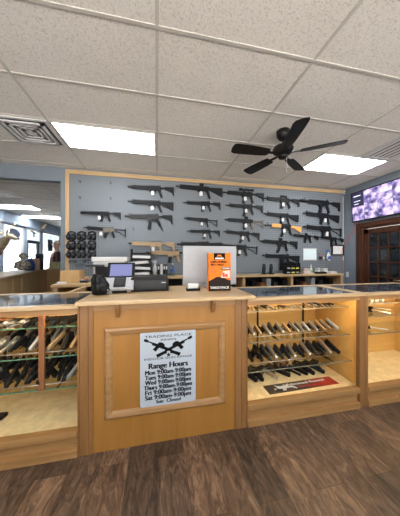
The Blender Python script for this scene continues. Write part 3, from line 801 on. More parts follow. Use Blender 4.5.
row(pick(11, {'silver revolver-style':4,'wood-grip silver':3,'black and tagged':3,'grey':1}), -1.36, -.60, FY+.28, .90, 'side', 'on the top glass shelf, left case', 'pistols on the top shelf of the left case', 'l')
row(pick(15, wl), -1.36, -.60, FY+.42, .69, 'rest', 'in the back row, middle shelf, left case', 'pistols in the back row of the left case middle shelf', 'l', .86)
row(pick(14, wl), -1.30, -.60, FY+.22, .69, 'rest', 'in the front row, middle shelf, left case', 'pistols in the front row of the left case middle shelf', 'l', .86)
row(pick(15, wl), -1.36, -.60, FY+.42, .46, 'rest', 'in the back row, lowest shelf, left case', 'pistols in the back row of the left case lowest shelf', 'l', .86)
row(pick(12, {'black':5,'black and tagged':6,'wood-grip silver':1,'black wood-grip':1}), -1.27, -.60, FY+.21, .46, 'rest', 'in the front row, lowest shelf, left case', 'pistols in the front row of the left case lowest shelf', 'l', .86)
pistol('black', -1.24, FY+.30, CF, 'side', 'black pistol lying alone on the floor of the left case', 'lone pistols', yaw=R(-20))

# pocket knives on the top shelf of the right case
def knife_proto(hm, bm_):
    t = empty('pocket_knife')
    MB().prism([(-.035,-.006),(.0,-.009),(.03,-.006),(.034,.002),(.0,.008),(-.036,.006)], -.006,.006).build('handle', hm, t, bevel=.002)
    MB().prism([(.030,-.004),(.075,-.003),(.085,.003),(.03,.005)], -.0012,.0012).build('blade', bm_, t)
    return t
kp = [knife_proto(M['tan'], M['steel']), knife_proto(M['gun'], M['steel']), knife_proto(M['silver'], M['steel'])]
kn = ['tan-handled','black-handled','silver-handled']; used = [0,0,0]
for k in range(26):
    w_ = random.choice((0,0,1,2)); o = kp[w_] if not used[w_] else copy_tree(kp[w_]); used[w_] = 1
    o.matrix_basis = Matrix.Translation((.77+k*.040, FY+.235+random.uniform(-.01,.01), .915+.009)) @ Matrix.Rotation(R(-90+random.uniform(-28,28)),4,'Z') @ Matrix.Rotation(R(90),4,'X') @ Matrix.Scale(1.15,4)
    tag(o, '%s pocket knife, %s from the left on the narrow top shelf, right case' % (kn[w_], ORD[k]), 'knife', 'pocket knives on the top shelf of the right case')
# third case: small pale jars and three big knives
def jar_proto():
    t = empty('small_jar')
    MB().lathe([(.014,0),(.019,.004),(.019,.032),(.015,.036)], n=14).build('body', M['offwhite'], t, smooth=True)
    MB().lathe([(.016,.036),(.017,.038),(.017,.050),(.014,.052)], n=14).build('lid', M['antler'], t)
    return t
jp = jar_proto()
for k in range(6):
    o = jp if k == 0 else copy_tree(jp)
    o.location = (2.02+k*.07, FY+.20, .93)
    tag(o, 'small pale jar, %s from the left in the right-edge display case' % ORD[k], 'jar', 'small pale jars in the right-edge display case')
def bigknife(X, Y, Z, yaw, label):
    t = thing('hunting_knife', label, 'knife', (X,Y,Z+.026), (R(58),0,yaw), 'hunting knives in the right-edge display case', 1.35)
    MB().prism([(-.10,-.014),(-.0,-.010),(.0,.012),(-.10,.014),(-.11,0)], -.011,.011).build('handle', M['gun'], t, bevel=.003)
    MB().box((-.004,-.008,-.022),(.006,.008,.022)).build('guard', M['brass'], t)
    MB().prism([(.004,-.014),(.08,-.014),(.11,.006),(.004,.014)], -.002,.002).build('blade', M['steel'], t)
bigknife(2.30, FY+.24, .80, R(-62), 'black-handled hunting knife nearest the post on the upper shelf, right-edge case')
bigknife(2.42, FY+.33, .80, R(-50), 'black-handled hunting knife behind another on the upper shelf, right-edge case')
bigknife(2.27, FY+.24, .62, R(-40), 'silver-bladed hunting knife alone on the lower shelf, right-edge case')

# red and black banner on the case floor
bc = [at(263,386.6,Z=CF), at(329.5,377,Z=CF), at(340,384.5,Z=CF), at(271,396,Z=CF)]
bmid = (bc[0]+bc[1]+bc[2]+bc[3])/4; e_ = (bc[1]+bc[2]-bc[0]-bc[3])/2
bw = e_.length
t = thing('rental_banner', 'red and black banner with white lettering on the right case floor', 'banner', (bmid.x, bmid.y+.01, CF), (0,0,math.atan2(e_.y, e_.x)))
bd = max(.05, ((bc[0]+bc[1]-bc[2]-bc[3])/2).length/2*.92)
print('banner', bw, bd)
m, nt, b = newmat('black_to_red_print')
v = coords(nt, (1/bw,1,1)); sp = nt.nodes.new('ShaderNodeSeparateXYZ'); nt.links.new(v, sp.inputs[0])
nt.links.new(ramp(nt, sp.outputs['X'], [(.02,(.05,.035,.03)),(.35,(.42,.035,.02))]), b.inputs['Base Color']); b.inputs['Roughness'].default_value = .4
bn = MB(); bn.prism([(-bw/2,-.0),(bw/2,-.0),(bw/2,.004),(-bw/2,.004)], -bd, bd); bn.build('sheet', m, t)
text('Unlimited Rental', bd*.75, (.05,bd*.40,.0045), (0,0,0), M['white'], t, width=bw*.60, bold=.0016)
text('TARGETS  AND  AMMO', bd*.40, (.12,-bd*.40,.0045), (0,0,0), M['red'], t, width=bw*.45, bold=.001)
t['label'] = 'red and black Unlimited Rental banner lying on the right case floor'
hs = MB()
for poly in ([(-.20,-.03),(-.10,-.03),(-.09,.02),(-.19,.02)],[(-.10,.0),(-.07,.03),(-.055,.055),(-.04,.05),(-.045,.03),(-.07,-.01)],[(-.19,-.03),(-.21,-.06),(-.20,-.06),(-.175,-.03)],[(-.12,-.03),(-.09,-.06),(-.08,-.055),(-.10,-.03)],[(-.16,.02),(-.17,.06),(-.14,.06),(-.13,.02)],[(-.20,.01),(-.23,.03),(-.225,.0)]):
    hs.prism([(x*bw/.62-.02,(-z)*bd/.085) for x, z in poly], -.0056, -.0040, mat=Matrix.Rotation(R(-90),4,'X'))
o = hs.build('horse_and_rider_print', M['white'], t); o['label'] = 'white running horse print'
bpy.context.view_layer.update()

# ------------------------------------------------------------------ on the service counter
LZ = 1.10
# monitor seen from behind
Ym = 2.16
q0 = at(182.8,286.6,Y=Ym); q1 = at(236.5,286.6,Y=Ym); mw = q1.x-q0.x; zt = at(209,246,Y=Ym).z
t = thing('computer_monitor', 'large silver computer monitor seen from behind on the counter ledge', 'monitor', ((q0.x+q1.x)/2, Ym, LZ))
f = MB(); f.box((-mw/2,0,.012),(mw/2,.022,zt-LZ)); f.build('shell', M['silver'], t, bevel=.008)
bx((-mw/2+.012,.022,.03),(mw/2-.012,.024,zt-LZ-.012)).build('screen', M['screen_dark'], t)
f = MB(); f.box((-.09,-.07,0),(.09,.10,.006)); f.build('foot', M['silver'], t, bevel=.003)
f = MB(); f.prism([(-.05,.004),(.05,.004),(.04,.14),(-.04,.14)], -.02,-.0); f.build('stand_neck', M['silver'], t)
# orange box
q = at(220,291,Z=LZ)
bwid, bh, bdep = .205, .345, .075
t = thing('printed_box', 'orange and black printed box standing in front of the monitor', 'box', (q.x, q.y+bdep/2, LZ), (0,0,R(-4)))
bx((-bwid/2,-bdep/2,0),(bwid/2,bdep/2,bh)).build('carton', M['orange'], t, bevel=.002)
yf = -bdep/2-.0008
f = MB(); pts = [(-bwid/2,.002),(bwid/2,.002),(bwid/2,.095),(.075,.102),(.045,.118),(.01,.130),(-.03,.128),(-.06,.112),(-.085,.098),(-bwid/2,.092)]
f.prism(pts, yf, yf+.0015); f.build('dark_ground_print', M['darkprint'], t)
f = MB(); f.prism([(-.055,.285),(.045,.285),(.05,.30),(.05,.344),(-.055,.344)], yf, yf+.0015); f.build('logo_patch', M['ink'], t)
f = MB(); f.prism([(-.03,.310),(-.012,.334),(-.003,.322),(.006,.334),(.024,.310),(.012,.310),(.004,.320),(-.003,.312),(-.010,.320),(-.018,.310)], yf-.001, yf); f.build('logo_peaks', M['orange'], t)
f = MB(); f.box((-.042,yf-.001,.290),(.036,yf,.303)); f.build('logo_bar', M['white'], t)
text('EXPLODING', .030, (-.008,yf-.0006,.264), (R(90),0,0), M['darkprint'], t, width=.15, bold=.0022)
text('RIFLE TARGET', .024, (-.020,yf-.0006,.238), (R(90),0,0), M['darkprint'], t, width=.125, bold=.0016)
f = MB(); f.box((.012,yf-.0004,.195),(.098,yf+.001,.215)); o = f.build('size_label', M['ink'], t)
text('2 POUND', .019, (.055,yf-.0012,.205), (R(90),0,0), M['white'], t, width=.075, bold=.001)
f = MB()
for cx_, cz_, w_, h_ in ((.035,.150,.022,.036),(.062,.142,.024,.024),(.05,.135,.05,.014)):
    f.box((cx_-w_/2,yf-.0008,cz_-h_/2),(cx_+w_/2,yf,cz_+h_/2))
f.build('red_product_picture', M['red'], t)
f = MB(); f.prism([(.01,.12),(.095,.12),(.095,.188),(.03,.18)], yf-.0004, yf+.001); f.build('picture_ground', plain('pale_pink_print', (.75,.55,.45), .5), t)
text('TARGETPACK', .030, (0,yf-.0008,.030), (R(90),0,0), M['white'], t, width=.175, bold=.0016)
for k, zz in enumerate((.215,.20,.185,.17)):
    bx((-.085,yf-.0003,zz),(-.045+.004*k,yf+.001,zz+.004)).build('small_print', M['red'], t)
# business card holder
q = at(193.5,291,Z=LZ)
t = thing('card_holder', 'small black card holder with white cards in front of the monitor', 'card holder', (q.x, q.y+.03, LZ))
f = MB(); f.box((-.062,-.03,0),(.062,.03,.012)); f.box((-.062,-.03,.012),(-.056,.02,.03)); f.box((.056,-.03,.012),(.062,.02,.03)); f.prism([(-.062,.012),(.062,.012),(.062,.024),(-.062,.024)], -.03,-.026); f.build('tray', M['black'], t, bevel=.002)
bx((-.046,-.012,.014),(.046,.0,.066)).build('card_stack', M['white'], t)
# black console box
q = at(150,291.5,Z=LZ)
t = thing('equipment_box', 'low black equipment box between the payment terminal and monitor', 'box', (q.x, q.y+.11, LZ))
f = MB(); f.prism([(-.165,0),(.165,0),(.165,.115),(.155,.135),(-.145,.135),(-.165,.118)], -.11,.11); f.build('body', M['black'], t, bevel=.006)
f = MB(); f.box((-.14,-.113,.02),(.14,-.11,.10)); f.build('front_plate', M['gun_grey'], t, bevel=.001)
bx((.10,-.116,.075),(.14,-.112,.082)).build('badge', M['silver'], t)
# payment terminal
q = at(119,293.5,Z=LZ)
t = thing('payment_terminal', 'silver and black payment terminal with a blue tilted screen', 'payment terminal', (q.x, q.y+.07, LZ), (0,0,R(2)))
f = MB(); f.box((-.06,-.06,0),(.06,.06,.06)); f.build('base', M['black'], t, bevel=.004)
bx((.052,-.055,.005),(.078,.03,.058)).build('receipt_roll', M['card'], t, bevel=.004)
tl = Matrix.Translation((0,-.02,.085)) @ Matrix.Rotation(R(38),4,'X')
f = MB(); f.box((-.115,-.085,-.012),(.115,-.055,.012), mat=tl); f.prism([(-.115,-.012),(.115,-.012),(.115,.014),(-.115,.014)], -.06,.055, mat=tl); f.build('silver_body', M['silver'], t, bevel=.004)
f = MB(); f.box((-.048,-.065,.010),(.048,.050,.024), mat=tl); f.build('card_reader', M['black'], t, bevel=.004)
kp_ = MB()
for r_ in range(4):
    for c_ in range(3): kp_.box((-.034+c_*.024,-.05+r_*.022,.024),(-.014+c_*.024,-.034+r_*.022,.027), mat=tl)
kp_.build('keypad', M['gun_grey'], t)
t2 = Matrix.Translation((0,.045,.155)) @ Matrix.Rotation(R(58),4,'X')
f = MB(); f.prism([(-.118,-.012),(.118,-.012),(.118,.012),(-.118,.012)], -.045,.115, mat=t2); f.build('screen_bezel', M['black'], t, bevel=.004)
f = MB(); f.box((-.092,-.025,.012),(.092,.095,.0135), mat=t2); f.build('screen', M['screen_blue'], t)
f = MB(); f.box((-.03,.03,.04),(.03,.058,.13)); f.build('neck', M['black'], t)
# crumpled black bag
q = at(98,296,Z=LZ)
bm = bmesh.new(); bmesh.ops.create_icosphere(bm, subdivisions=4, radius=1)
from mathutils import noise
for v_ in bm.verts:
    p = v_.co.copy(); n_ = noise.noise(p*1.7+Vector((3,1,5)))*.30+noise.noise(p*4.5)*.13+abs(noise.noise(p*8))*.07
    s_ = 1+n_; taper = 1-.30*max(0,p.z)
    v_.co = Vector((p.x*.064*s_*taper, p.y*.055*s_*taper, max(-.072, p.z*.088*s_)))
for f_ in bm.faces: f_.smooth = True
me = bpy.data.meshes.new('crumpled_bag'); bm.to_mesh(me); bm.free(); me.materials.append(plain('black_nylon', (.006,.006,.007), .42, bmp=.3, spec=.3))
t = thing('cloth_bag', 'small crumpled black bag left of the payment terminal', 'bag', (q.x, q.y+.055, LZ+.0))
o = bpy.data.objects.new('pouch', me); C.objects.link(o); o.parent = t; o.location = (0,0,.072)
o.rotation_euler = (0,R(0),0)
MB().path([(.0,0,.13),(-.03,-.01,.165),(-.045,-.01,.16),(-.05,-.01,.12)], .009, 8).build('strap', M['black'], t, smooth=True)
MB().ball((-.045,.0,.11),(.024,.02,.045)).build('flap', M['black'], t, smooth=True)
# small clear bottle of sanitizer by terminal
t = thing('small_bottle', 'tiny clear bottle between the black bag and terminal base', 'bottle', tuple(at(107.5,295,Z=LZ)))
MB().lathe([(.011,0),(.013,.003),(.013,.028),(.006,.036)], n=12).build('body', M['bottle'], t, smooth=True)
MB().lathe([(.006,.036),(.006,.046)], n=10).build('cap', M['white'], t)

# ------------------------------------------------------------------ rear counters
BZ = 1.08
def shelf_unit(name, label, x0, x1, y0, y1, posts, items=True):
    t = thing(name, label, 'counter', (x0, y0, 0)); W, D = x1-x0, y1-y0
    bx((-.02,-.02,BZ-.035),(W+.0,D,BZ)).build('worktop', M['pine'], t, bevel=.004)
    bx((0,D-.02,0),(W,D,BZ-.035)).build('back_panel', M['gun_grey'], t)
    for xp in posts: bx((xp-x0-.025,0,0),(xp-x0+.025,D-.02,BZ-.035)).build('upright', M['pinez'], t)
    bx((0,.0,.72),(W,D-.02,.74)).build('shelf', M['pine'], t)
    bx((0,.0,.0),(W,D-.02,.08)).build('plinth', M['pine'], t)
    return t
B1X = at(343,275,Y=3.62).x
shelf_unit('rear_counter', 'long pale wood counter with open cubbies below the pegboard', -.30, B1X, 3.62, WY-.04, (-.27, at(244,280,Y=3.62).x, at(292,280,Y=3.62).x, B1X-.03))
shelf_unit('side_counter', 'short pale wood counter under the ear muffs with a dark cubby', -1.22, -.32, 2.82, WY-.04, (-1.195,-.345))
# a pale angled board joining front and side counter
bx0 = at(88,290,Y=2.35)
t_ = tag(bx((-.02,0,0),(.02,.50,1.06)).build('end_board', M['pine'], loc=(-.86,2.27,0), bevel=.003), 'pale upright end board between the side counter and front ledge', 'board')

def on(px, Y, z=BZ):
    q = at(px, 258, Y=Y); return (q.x, Y, z)
# wooden box
q = at(69.5,283.2,Z=BZ)
t = thing('wooden_box', 'open square wooden box with dark inside below the ear muffs', 'box', (q.x, q.y+.11, BZ))
f = MB(); a_ = .112; 
f.box((-a_,-a_,0),(a_,-a_+.014,.155)); f.box((-a_,a_-.014,0),(a_,a_,.155)); f.box((-a_,-a_+.014,0),(-a_+.014,a_-.014,.155)); f.box((a_-.014,-a_+.014,0),(a_,a_-.014,.155)); f.box((-a_+.014,-a_+.014,0),(a_-.014,a_-.014,.012))
f.build('sides', M['oak'], t, bevel=.002); bx((-a_+.014,-a_+.014,.012),(a_-.014,a_-.014,.135)).build('dark_filling', M['felt'], t)
# papers
for k,(px,py,ro,lab) in enumerate(((55,284,10,'small white papers at the left end of the side counter'),(60,282,-25,'loose white slip beside the wooden box, left side'))):
    q = at(px,py,Z=BZ); q.x = max(q.x, -1.17)
    tag(bx((-.05,-.035,0),(.05,.035,.02-.012*k)).build('paper_slip', M['white'], loc=(q.x, q.y+.05+k*.1, BZ), rot=(0,0,R(ro))), lab, 'paper')
q = at(81,283,Z=BZ)
t = thing('pen_tray', 'small dark tray with white and red papers beside the wooden box', 'tray', (q.x, q.y+.08, BZ))
f = MB(); f.box((-.07,-.06,0),(.07,.06,.012)); f.box((-.07,-.06,.012),(.07,-.054,.03)); f.build('tray_body', M['gun_grey'], t)
bx((-.05,-.045,.012),(.05,.045,.034)).build('papers', M['white'], t)
bx((.03,-.05,.034),(.06,-.0,.044)).build('red_slip', M['red'], t)
# printer stack
t = thing('printer', 'wide white printer behind the payment terminal', 'printer', (-.70,3.36,BZ))
f = MB(); f.prism([(-.17,0),(.26,0),(.26,.26),(.22,.30),(-.14,.30),(-.17,.26)], -.20,.20); f.build('body', M['offwhite'], t, bevel=.01)
bx((-.14,-.21,.05),(.22,-.19,.20)).build('paper_slot', M['gun'], t)
bx((-.24,-.30,.20),(-.02,-.18,.225)).build('output_tray', M['gun_grey'], t, bevel=.004)
bx((-.19,-.21,.27),(.28,.18,.335)).build('lid', M['white'], t, bevel=.006)
# letter trays
t = thing('letter_tray', 'stacked black letter trays holding white papers', 'letter tray', on(141.5,3.82))
for k in range(5):
    z = .0+k*.095
    f = MB(); f.box((-.165,-.15,z),(.165,.15,z+.010)); f.box((-.165,-.15,z+.01),(-.157,.15,z+.095)); f.box((.157,-.15,z+.01),(.165,.15,z+.095)); f.box((-.157,-.15,z+.01),(.157,-.144,z+.030))
    tr = f.build('tray', M['black'], t)
    if k < 4:
        p_ = MB(); p_.box((-.145,-.17,z+.032),(.145,.13,z+.075), mat=Matrix.Rotation(R((-3,4,-5,2)[k]),4,'Y')); p_.build('papers', M['white'], tr)
# spray bottle
def spray(name, label, loc, bodym, headm, s=1.0):
    t = thing(name, label, 'spray bottle', loc, scale=s)
    MB().lathe([(.030,0),(.036,.006),(.036,.11),(.030,.14),(.013,.17),(.012,.19)], n=18).build('body', bodym, t, smooth=True)
    f = MB(); f.cyl((0,0,.19),(0,0,.215),.014,n=12); f.box((-.045,-.011,.212),(.028,.011,.238)); f.prism([(-.028,.212),(-.02,.212),(-.03,.165),(-.036,.168)], -.006,.006); f.cyl((-.058,0,.226),(-.045,0,.226),.008,n=8)
    f.build('trigger_head', headm, t)
    return t
spray('spray_bottle','white spray bottle right of the letter trays', on(155,3.80), M['white'], M['offwhite'], 1.15)
# binders
for k,(px,cl,lab) in enumerate(((158.5,'gun','black binder nearest the white spray bottle'),(161.5,'white','white binder between two black binders'),(164,'black','black binder in the middle of the binder row'),(166.3,'gun_grey','grey binder at the right end of the binder row'))):
    t = thing('ring_binder', lab, 'binder', on(px,3.84), (0,0,0), 'binders standing on the rear counter')
    f = MB(); f.box((-.018,-.11,0),(-.015,.12,.21)); f.box((.015,-.11,0),(.018,.12,.21)); f.box((-.018,-.115,0),(.018,-.11,.21)); f.build('cover', M[cl], t)
    bx((-.014,-.105,.005),(.014,.11,.205)).build('pages', M['white'], t)
    bx((-.012,-.117,.12),(.012,-.115,.18)).build('spine_label', M['white'], t)
t = thing('water_bottle', 'clear plastic water bottle left of the monitor', 'bottle', on(172.5,3.80), scale=1.1)
MB().lathe([(.028,0),(.033,.006),(.033,.06),(.030,.065),(.033,.07),(.033,.13),(.012,.17),(.012,.185)], n=18).build('body', M['bottle'], t, smooth=True)
MB().lathe([(.034,.075),(.034,.115)], n=18).build('bottle_label', M['bluebox'], t); MB().lathe([(.014,.183),(.014,.20)], n=12).build('cap', M['white'], t)
# pistol magazines / loaders left of the ammo rack
for k,(px,lab) in enumerate(((264,'leftmost of two black pistol stands on the rear counter'),(271,'right of two black pistol stands on the rear counter'))):
    t = thing('pistol_stand', lab, 'stand', on(px,3.80), (0,0,R(-15)), 'pistol stands on the rear counter')
    bx((-.05,-.04,0),(.05,.04,.02)).build('foot', M['gun'], t, bevel=.003)
    f = MB(); f.prism([(-.035,.02),(.02,.02),(.035,.13),(.02,.20),(-.018,.205),(-.03,.12)], -.018,.018); f.build('upright_magazine', M['gun'], t, bevel=.004)
    bx((-.02,-.02,.13),(.015,-.018,.17)).build('label_plate', M['gun_grey'], t)
# ammo rack
t = thing('ammunition_rack', 'black wire rack with yellow labels on the rear counter', 'rack', on(291.5,3.80))
f = MB(); 
for s_ in (-.16,-.055,.055,.16): f.box((s_-.005,-.05,0),(s_+.005,.06,.22))
for z in (.0,.085,.17): f.box((-.16,-.06,z),(.16,.06,z+.008))
f.build('frame', M['gun'], t)
k = 0
for z in (.008,.093):
    for xx in (-.10,0,.10):
        bo = bx((xx-.042,-.05,z),(xx+.042,.05,z+.065)).build('cartridge_box', M['black'], t, bevel=.002)
        bx((xx-.035,-.053,z+.012),(xx+.035,-.05,z+.035)).build('box_label', plain('yellow_label', (.65,.62,.08), .5) if k in (1,4,5) else M['silver'], bo); k += 1
for xx,s_ in ((-.10,.05),(.0,.07),(.10,.045)): bx((xx-.03,-.04,.178),(xx+.03,.04,.178+s_)).build('top_box', M['gun'], t)
# white paper on the wall and framed sheet
def wallsheet(name, label, cat, px0, py0, px1, py1, framed):
    a = at(px0,py0,Y=WY-.03); b = at(px1,py1,Y=WY-.03); w_, h_ = b.x-a.x, a.z-b.z
    t = thing(name, label, cat, (a.x, WY-.022, b.z))
    if framed:
        k = .03; f = MB(); f.box((0,-.02,0),(w_,0,k)); f.box((0,-.02,h_-k),(w_,0,h_)); f.box((0,-.02,k),(k,0,h_-k)); f.box((w_-k,-.02,k),(w_,0,h_-k)); f.build('frame', M['black'], t, bevel=.003)
        bx((k,-.008,k),(w_-k,-.002,h_-k)).build('sheet', M['white'], t)
    else:
        bx((0,-.006,0),(w_,-.001,h_)).build('sheet', plain('pale_blue_paper', (.62,.72,.76), .5, var=.04), t)
        f = MB(); f.box((-.01,-.012,h_-.012),(w_+.01,.0,h_+.006)); f.box((-.01,-.012,-.006),(w_+.01,.0,.012)); f.build('holder_rail', M['offwhite'], t)
    return t
wallsheet('notice_sheet','pale blank notice sheet on the pegboard above the rear counter','notice',303.5,248.5,316.5,260,False)
wallsheet('framed_certificate','white certificate in a black frame near the corner','picture frame',331.5,244.5,343.8,255.5,True)
# hanging bottles
q = at(328,256,Y=WY-.08)
t = spray('spray_bottle','white and blue spray bottle hanging left of the framed certificate',(q.x,WY-.09,q.z-.10), M['white'], M['bluebox'], .95)
bx((-.03,-.038,.03),(.034,-.02,.10)).build('blue_label', M['bluebox'], t, bevel=.004)
q = at(321,257,Y=WY-.06)
t = thing('tool_cup', 'small dark wall cup with a red-tipped brush and pale rag', 'cup', (q.x,WY-.06,q.z-.05))
MB().lathe([(.030,0),(.036,.004),(.04,.06),(.034,.06),(.03,.01)], n=14).build('cup', M['gun_grey'], t)
MB().path([(-.01,0,.03),(-.045,0,.15)], .006, 6).build('brush_handle', M['red'], t)
MB().ball((.05,.0,.03),(.035,.02,.03)).build('rag', M['white'], t, smooth=True)
# small things on rear counter, right
for nm,lab,cat,px,mt,sc in (('cleaner_bottle','small white and green bottle at the right of the rear counter','bottle',311,'offwhite',.85),):
    t = thing(nm, lab, cat, on(px,3.80), scale=sc)
    MB().lathe([(.024,0),(.03,.005),(.03,.11),(.010,.15),(.009,.19)], n=14).build('body', M[mt], t, smooth=True)
    MB().lathe([(.0305,.03),(.0305,.08)], n=14).build('bottle_label', plain('green_label', (.15,.45,.15), .5), t)
    MB().lathe([(.011,.19),(.008,.215)], n=10).build('cap', M['white'], t)
for k,(px,w_,h_,mt,lab) in enumerate(((305.5,.16,.10,'card','pinkish cardboard box right of the black rack'),(317.5,.06,.11,'white','small white box left of the black tray, rear counter'),(324.5,.07,.10,'white','white box standing between black tray and note pad'))):
    q = on(px,3.82)
    t = thing('carton', lab, 'box', q)
    bx((-w_/2,-.05,0),(w_/2,.05,h_)).build('carton_body', M[mt] if mt != 'card' else plain('pinkish_card',(.50,.42,.40),.7), t, bevel=.003)
    bx((-w_/2+.004,-.0515,h_*.72),(w_/2-.004,-.05,h_*.78)).build('tape', M['gun_grey'], t)
t = thing('parts_tray', 'low black tray in front of the small white boxes', 'tray', on(320.5,3.70))
f = MB(); f.box((-.11,-.04,0),(.11,.04,.008)); f.box((-.11,-.04,.008),(.11,-.034,.04)); f.box((-.11,.034,.008),(.11,.04,.04)); f.box((-.11,-.034,.008),(-.104,.034,.04)); f.box((.104,-.034,.008),(.11,.034,.04)); f.build('tray_body', M['black'], t)
bx((-.08,-.025,.008),(.07,.025,.03)).build('loose_parts', M['gun_grey'], t)
tag(bx((-.075,-.05,0),(.075,.05,.035)).build('note_pad', M['white'], loc=on(332,3.78), bevel=.002), 'white note pad at the right end of the rear counter', 'note pad')
# cubby contents
xs = [at(px,280,Y=3.7).x for px in (254,262,268,275,284,297,304,312,320,330)]
for k, xx in enumerate(xs):
    mt, h_, nm = (('gun',.20,'black'),('brownpost',.16,'brown'),('silver',.24,'grey'),('gun_grey',.18,'dark grey'),('black',.22,'black'))[k%5]
    t = thing('storage_box', '%s storage box in the rear counter cubbies, %s from the left' % (nm, ORD[k]), 'box', (xx,3.75,.74), group='storage boxes in the rear counter cubbies')
    bx((-.045,-.08,0),(.045,.10,h_)).build('box_body', M[mt], t, bevel=.003)
    bx((-.047,-.082,h_),(.047,.102,h_+.02)).build('box_lid', M[mt], t)
# outlet, red box, red cable, small camera
q = at(347.5,274.5,X=WX)
t = thing('wall_outlet', 'white double wall outlet on the grey wall by the corner', 'outlet', (WX, q.y, q.z))
bx((-.006,-.038,-.06),(0,.038,.06)).build('cover_plate', M['offwhite'], t, bevel=.002)
for z in (-.025,.025): bx((-.009,-.018,z-.016),(-.006,.018,z+.016)).build('socket', M['vent'], t, bevel=.002)
q = at(341,276,Y=3.9)
t = thing('wall_box', 'red plastic box at the right end of the rear counter', 'box', (B1X+.065, 3.9, q.z-.06))
f = MB(); f.prism([(-.05,0),(.06,0),(.075,.05),(.05,.13),(-.03,.14),(-.055,.08)], -.05,.14); f.build('shell', M['red'], t, bevel=.008)
MB().cyl((0,-.055,.06),(0,-.05,.06),.025,n=14).build('button', M['darkprint'], t)
pts = [at(341,272,Y=WY-.03), at(341,250,Y=WY-.03), Vector((WX-.01, WY-.02, at(344,246,Y=WY-.03).z)), at(352,237,X=WX-.008), at(364,226,X=WX-.008)]
cpts = pts[:3]+[at(350,239.5,X=WX-.008), at(357,233,X=WX-.008)]
# the cable climbs the side wall to the television
cpts = [at(341.5,272,Y=WY-.03), at(341.8,252,Y=WY-.03), at(343.0,246,Y=WY-.03), at(345.5,244,X=WX-.008), at(349,238,X=WX-.008), at(354,229.5,X=WX-.008), at(356.5,222,X=WX-.008)]
tag(MB().path([tuple(p) for p in cpts], .005, 6).build('red_cable', M['red']), 'thin red cable running up the wall to the television', 'cable')
q = at(343.3,188,Y=WY-.03)
t = thing('security_camera', 'tiny white security camera in the ceiling corner', 'camera', (WX-.06, WY-.045, CZ-.06))
bx((-.02,0,-.02),(.02,.04,.03)).build('mount', M['offwhite'], t); MB().ball((0,-.0,-.03),.032).build('camera_ball', M['offwhite'], t, smooth=True)
MB().cyl((0,-.025,-.035),(-.0,-.034,-.038),.012,n=10).build('camera_lens', M['gun'], t)

# ------------------------------------------------------------------ television
YL, YR = 3.79, 2.69; TZ0, TZ1 = 2.165, 2.79
tw, th = YL-YR, TZ1-TZ0
t = thing('television', 'wide wall television showing many camera views above the door', 'television', (WX-.10, (YL+YR)/2, (TZ0+TZ1)/2), (0,0,R(-90)))
t.rotation_euler = Euler((R(4),0,R(-90)))
# local: x to the right when facing it, -y toward room, z up
f = MB(); f.box((-tw/2,0,-th/2),(tw/2,.04,th/2)); f.build('casing', M['black'], t, bevel=.006)
bx((-.2,.04,-.12),(.2,.075,.12)).build('wall_bracket', M['gun'], t)
bz = .022; cols, rows = 4, 3
sx, sz = tw-2*bz, th-2*bz
bx((-sx/2,-.002,-sz/2),(sx/2,.001,sz/2)).build('screen', M['screen_dark'], t)
def cell(u0, u1, v0, v1, mat, nm='camera_view'):
    bx((-sx/2+u0*sx+.002,-.004,-sz/2+v0*sz+.002),(-sx/2+u1*sx-.002,-.002,-sz/2+v1*sz-.002)).build(nm, mat, t)
cell(0,.5/2,0,.5/2,SCR[0]); cell(0,.25,.25,.5,SCR[1])
cell(.25,.5,0,.25,SCR[2]); cell(.25,.5,.25,.5,SCR[0]); cell(.25,.5,.5,1,SCR[1])
cell(.5,.75,0,.5,SCR[2]); cell(.5,.75,.5,.75,SCR[0]); cell(.5,.75,.75,1,SCR[1]); cell(.75,1,0,.5,SCR[1]); cell(.75,1,.5,1,SCR[2])
bx((-sx/2+.05,-.0045,sz*.18),(-sx/2+.19,-.003,sz*.20)).build('status_line', M['screen_text'], t)
bx((-sx/2+.05,-.0045,sz*.08),(-sx/2+.15,-.003,sz*.10)).build('status_line', M['screen_text'], t)
bx((-sx/2+.04,-.0045,sz*.36),(-sx/2+.20,-.003,sz*.385)).build('status_line', M['screen_text'], t)

# ------------------------------------------------------------------ far room, seen through the opening
def seg_counter(pts, w_, lab):
    t = thing('far_counter', lab, 'counter', (pts[0][0], pts[0][1], 0))
    o0 = Vector((pts[0][0], pts[0][1], 0))
    P = [Vector((x,y,0))-o0 for x,y in pts]
    for k in range(len(P)-1):
        a, b = P[k], P[k+1]; d = (b-a); L = d.length; ang = math.atan2(d.y, d.x)
        ext = w_ if k < len(P)-2 else 0
        m_ = Matrix.Translation(a) @ Matrix.Rotation(ang,4,'Z')
        tp = MB(); tp.box((-.02,-.03,1.05),(L+.0,w_,1.09), mat=m_); tp.build('worktop', M['pine'], t, bevel=.005)
        n = max(2, int(L/.42))
        for i_ in range(n):
            u0, u1 = L*i_/n, L*(i_+1)/n
            pn = MB(); pn.box((u0+.006,0,.08),(u1-.006,.02,1.05), mat=m_); pn.build('front_panel', M['oak'], t, bevel=.004)
        bb = MB(); bb.box((0,.02,0),(L,.04,1.05), mat=m_); bb.build('backing', M['brownpost'], t)
    return t
fa, fb, fc = (-2.30,4.45-.25), (-2.95,6.6), (-1.6,6.9)
fa = (-2.40, 3.60)
seg_counter([fa, (-3.04,6.6)], .62, 'long oak-panelled counter running away in the far room')
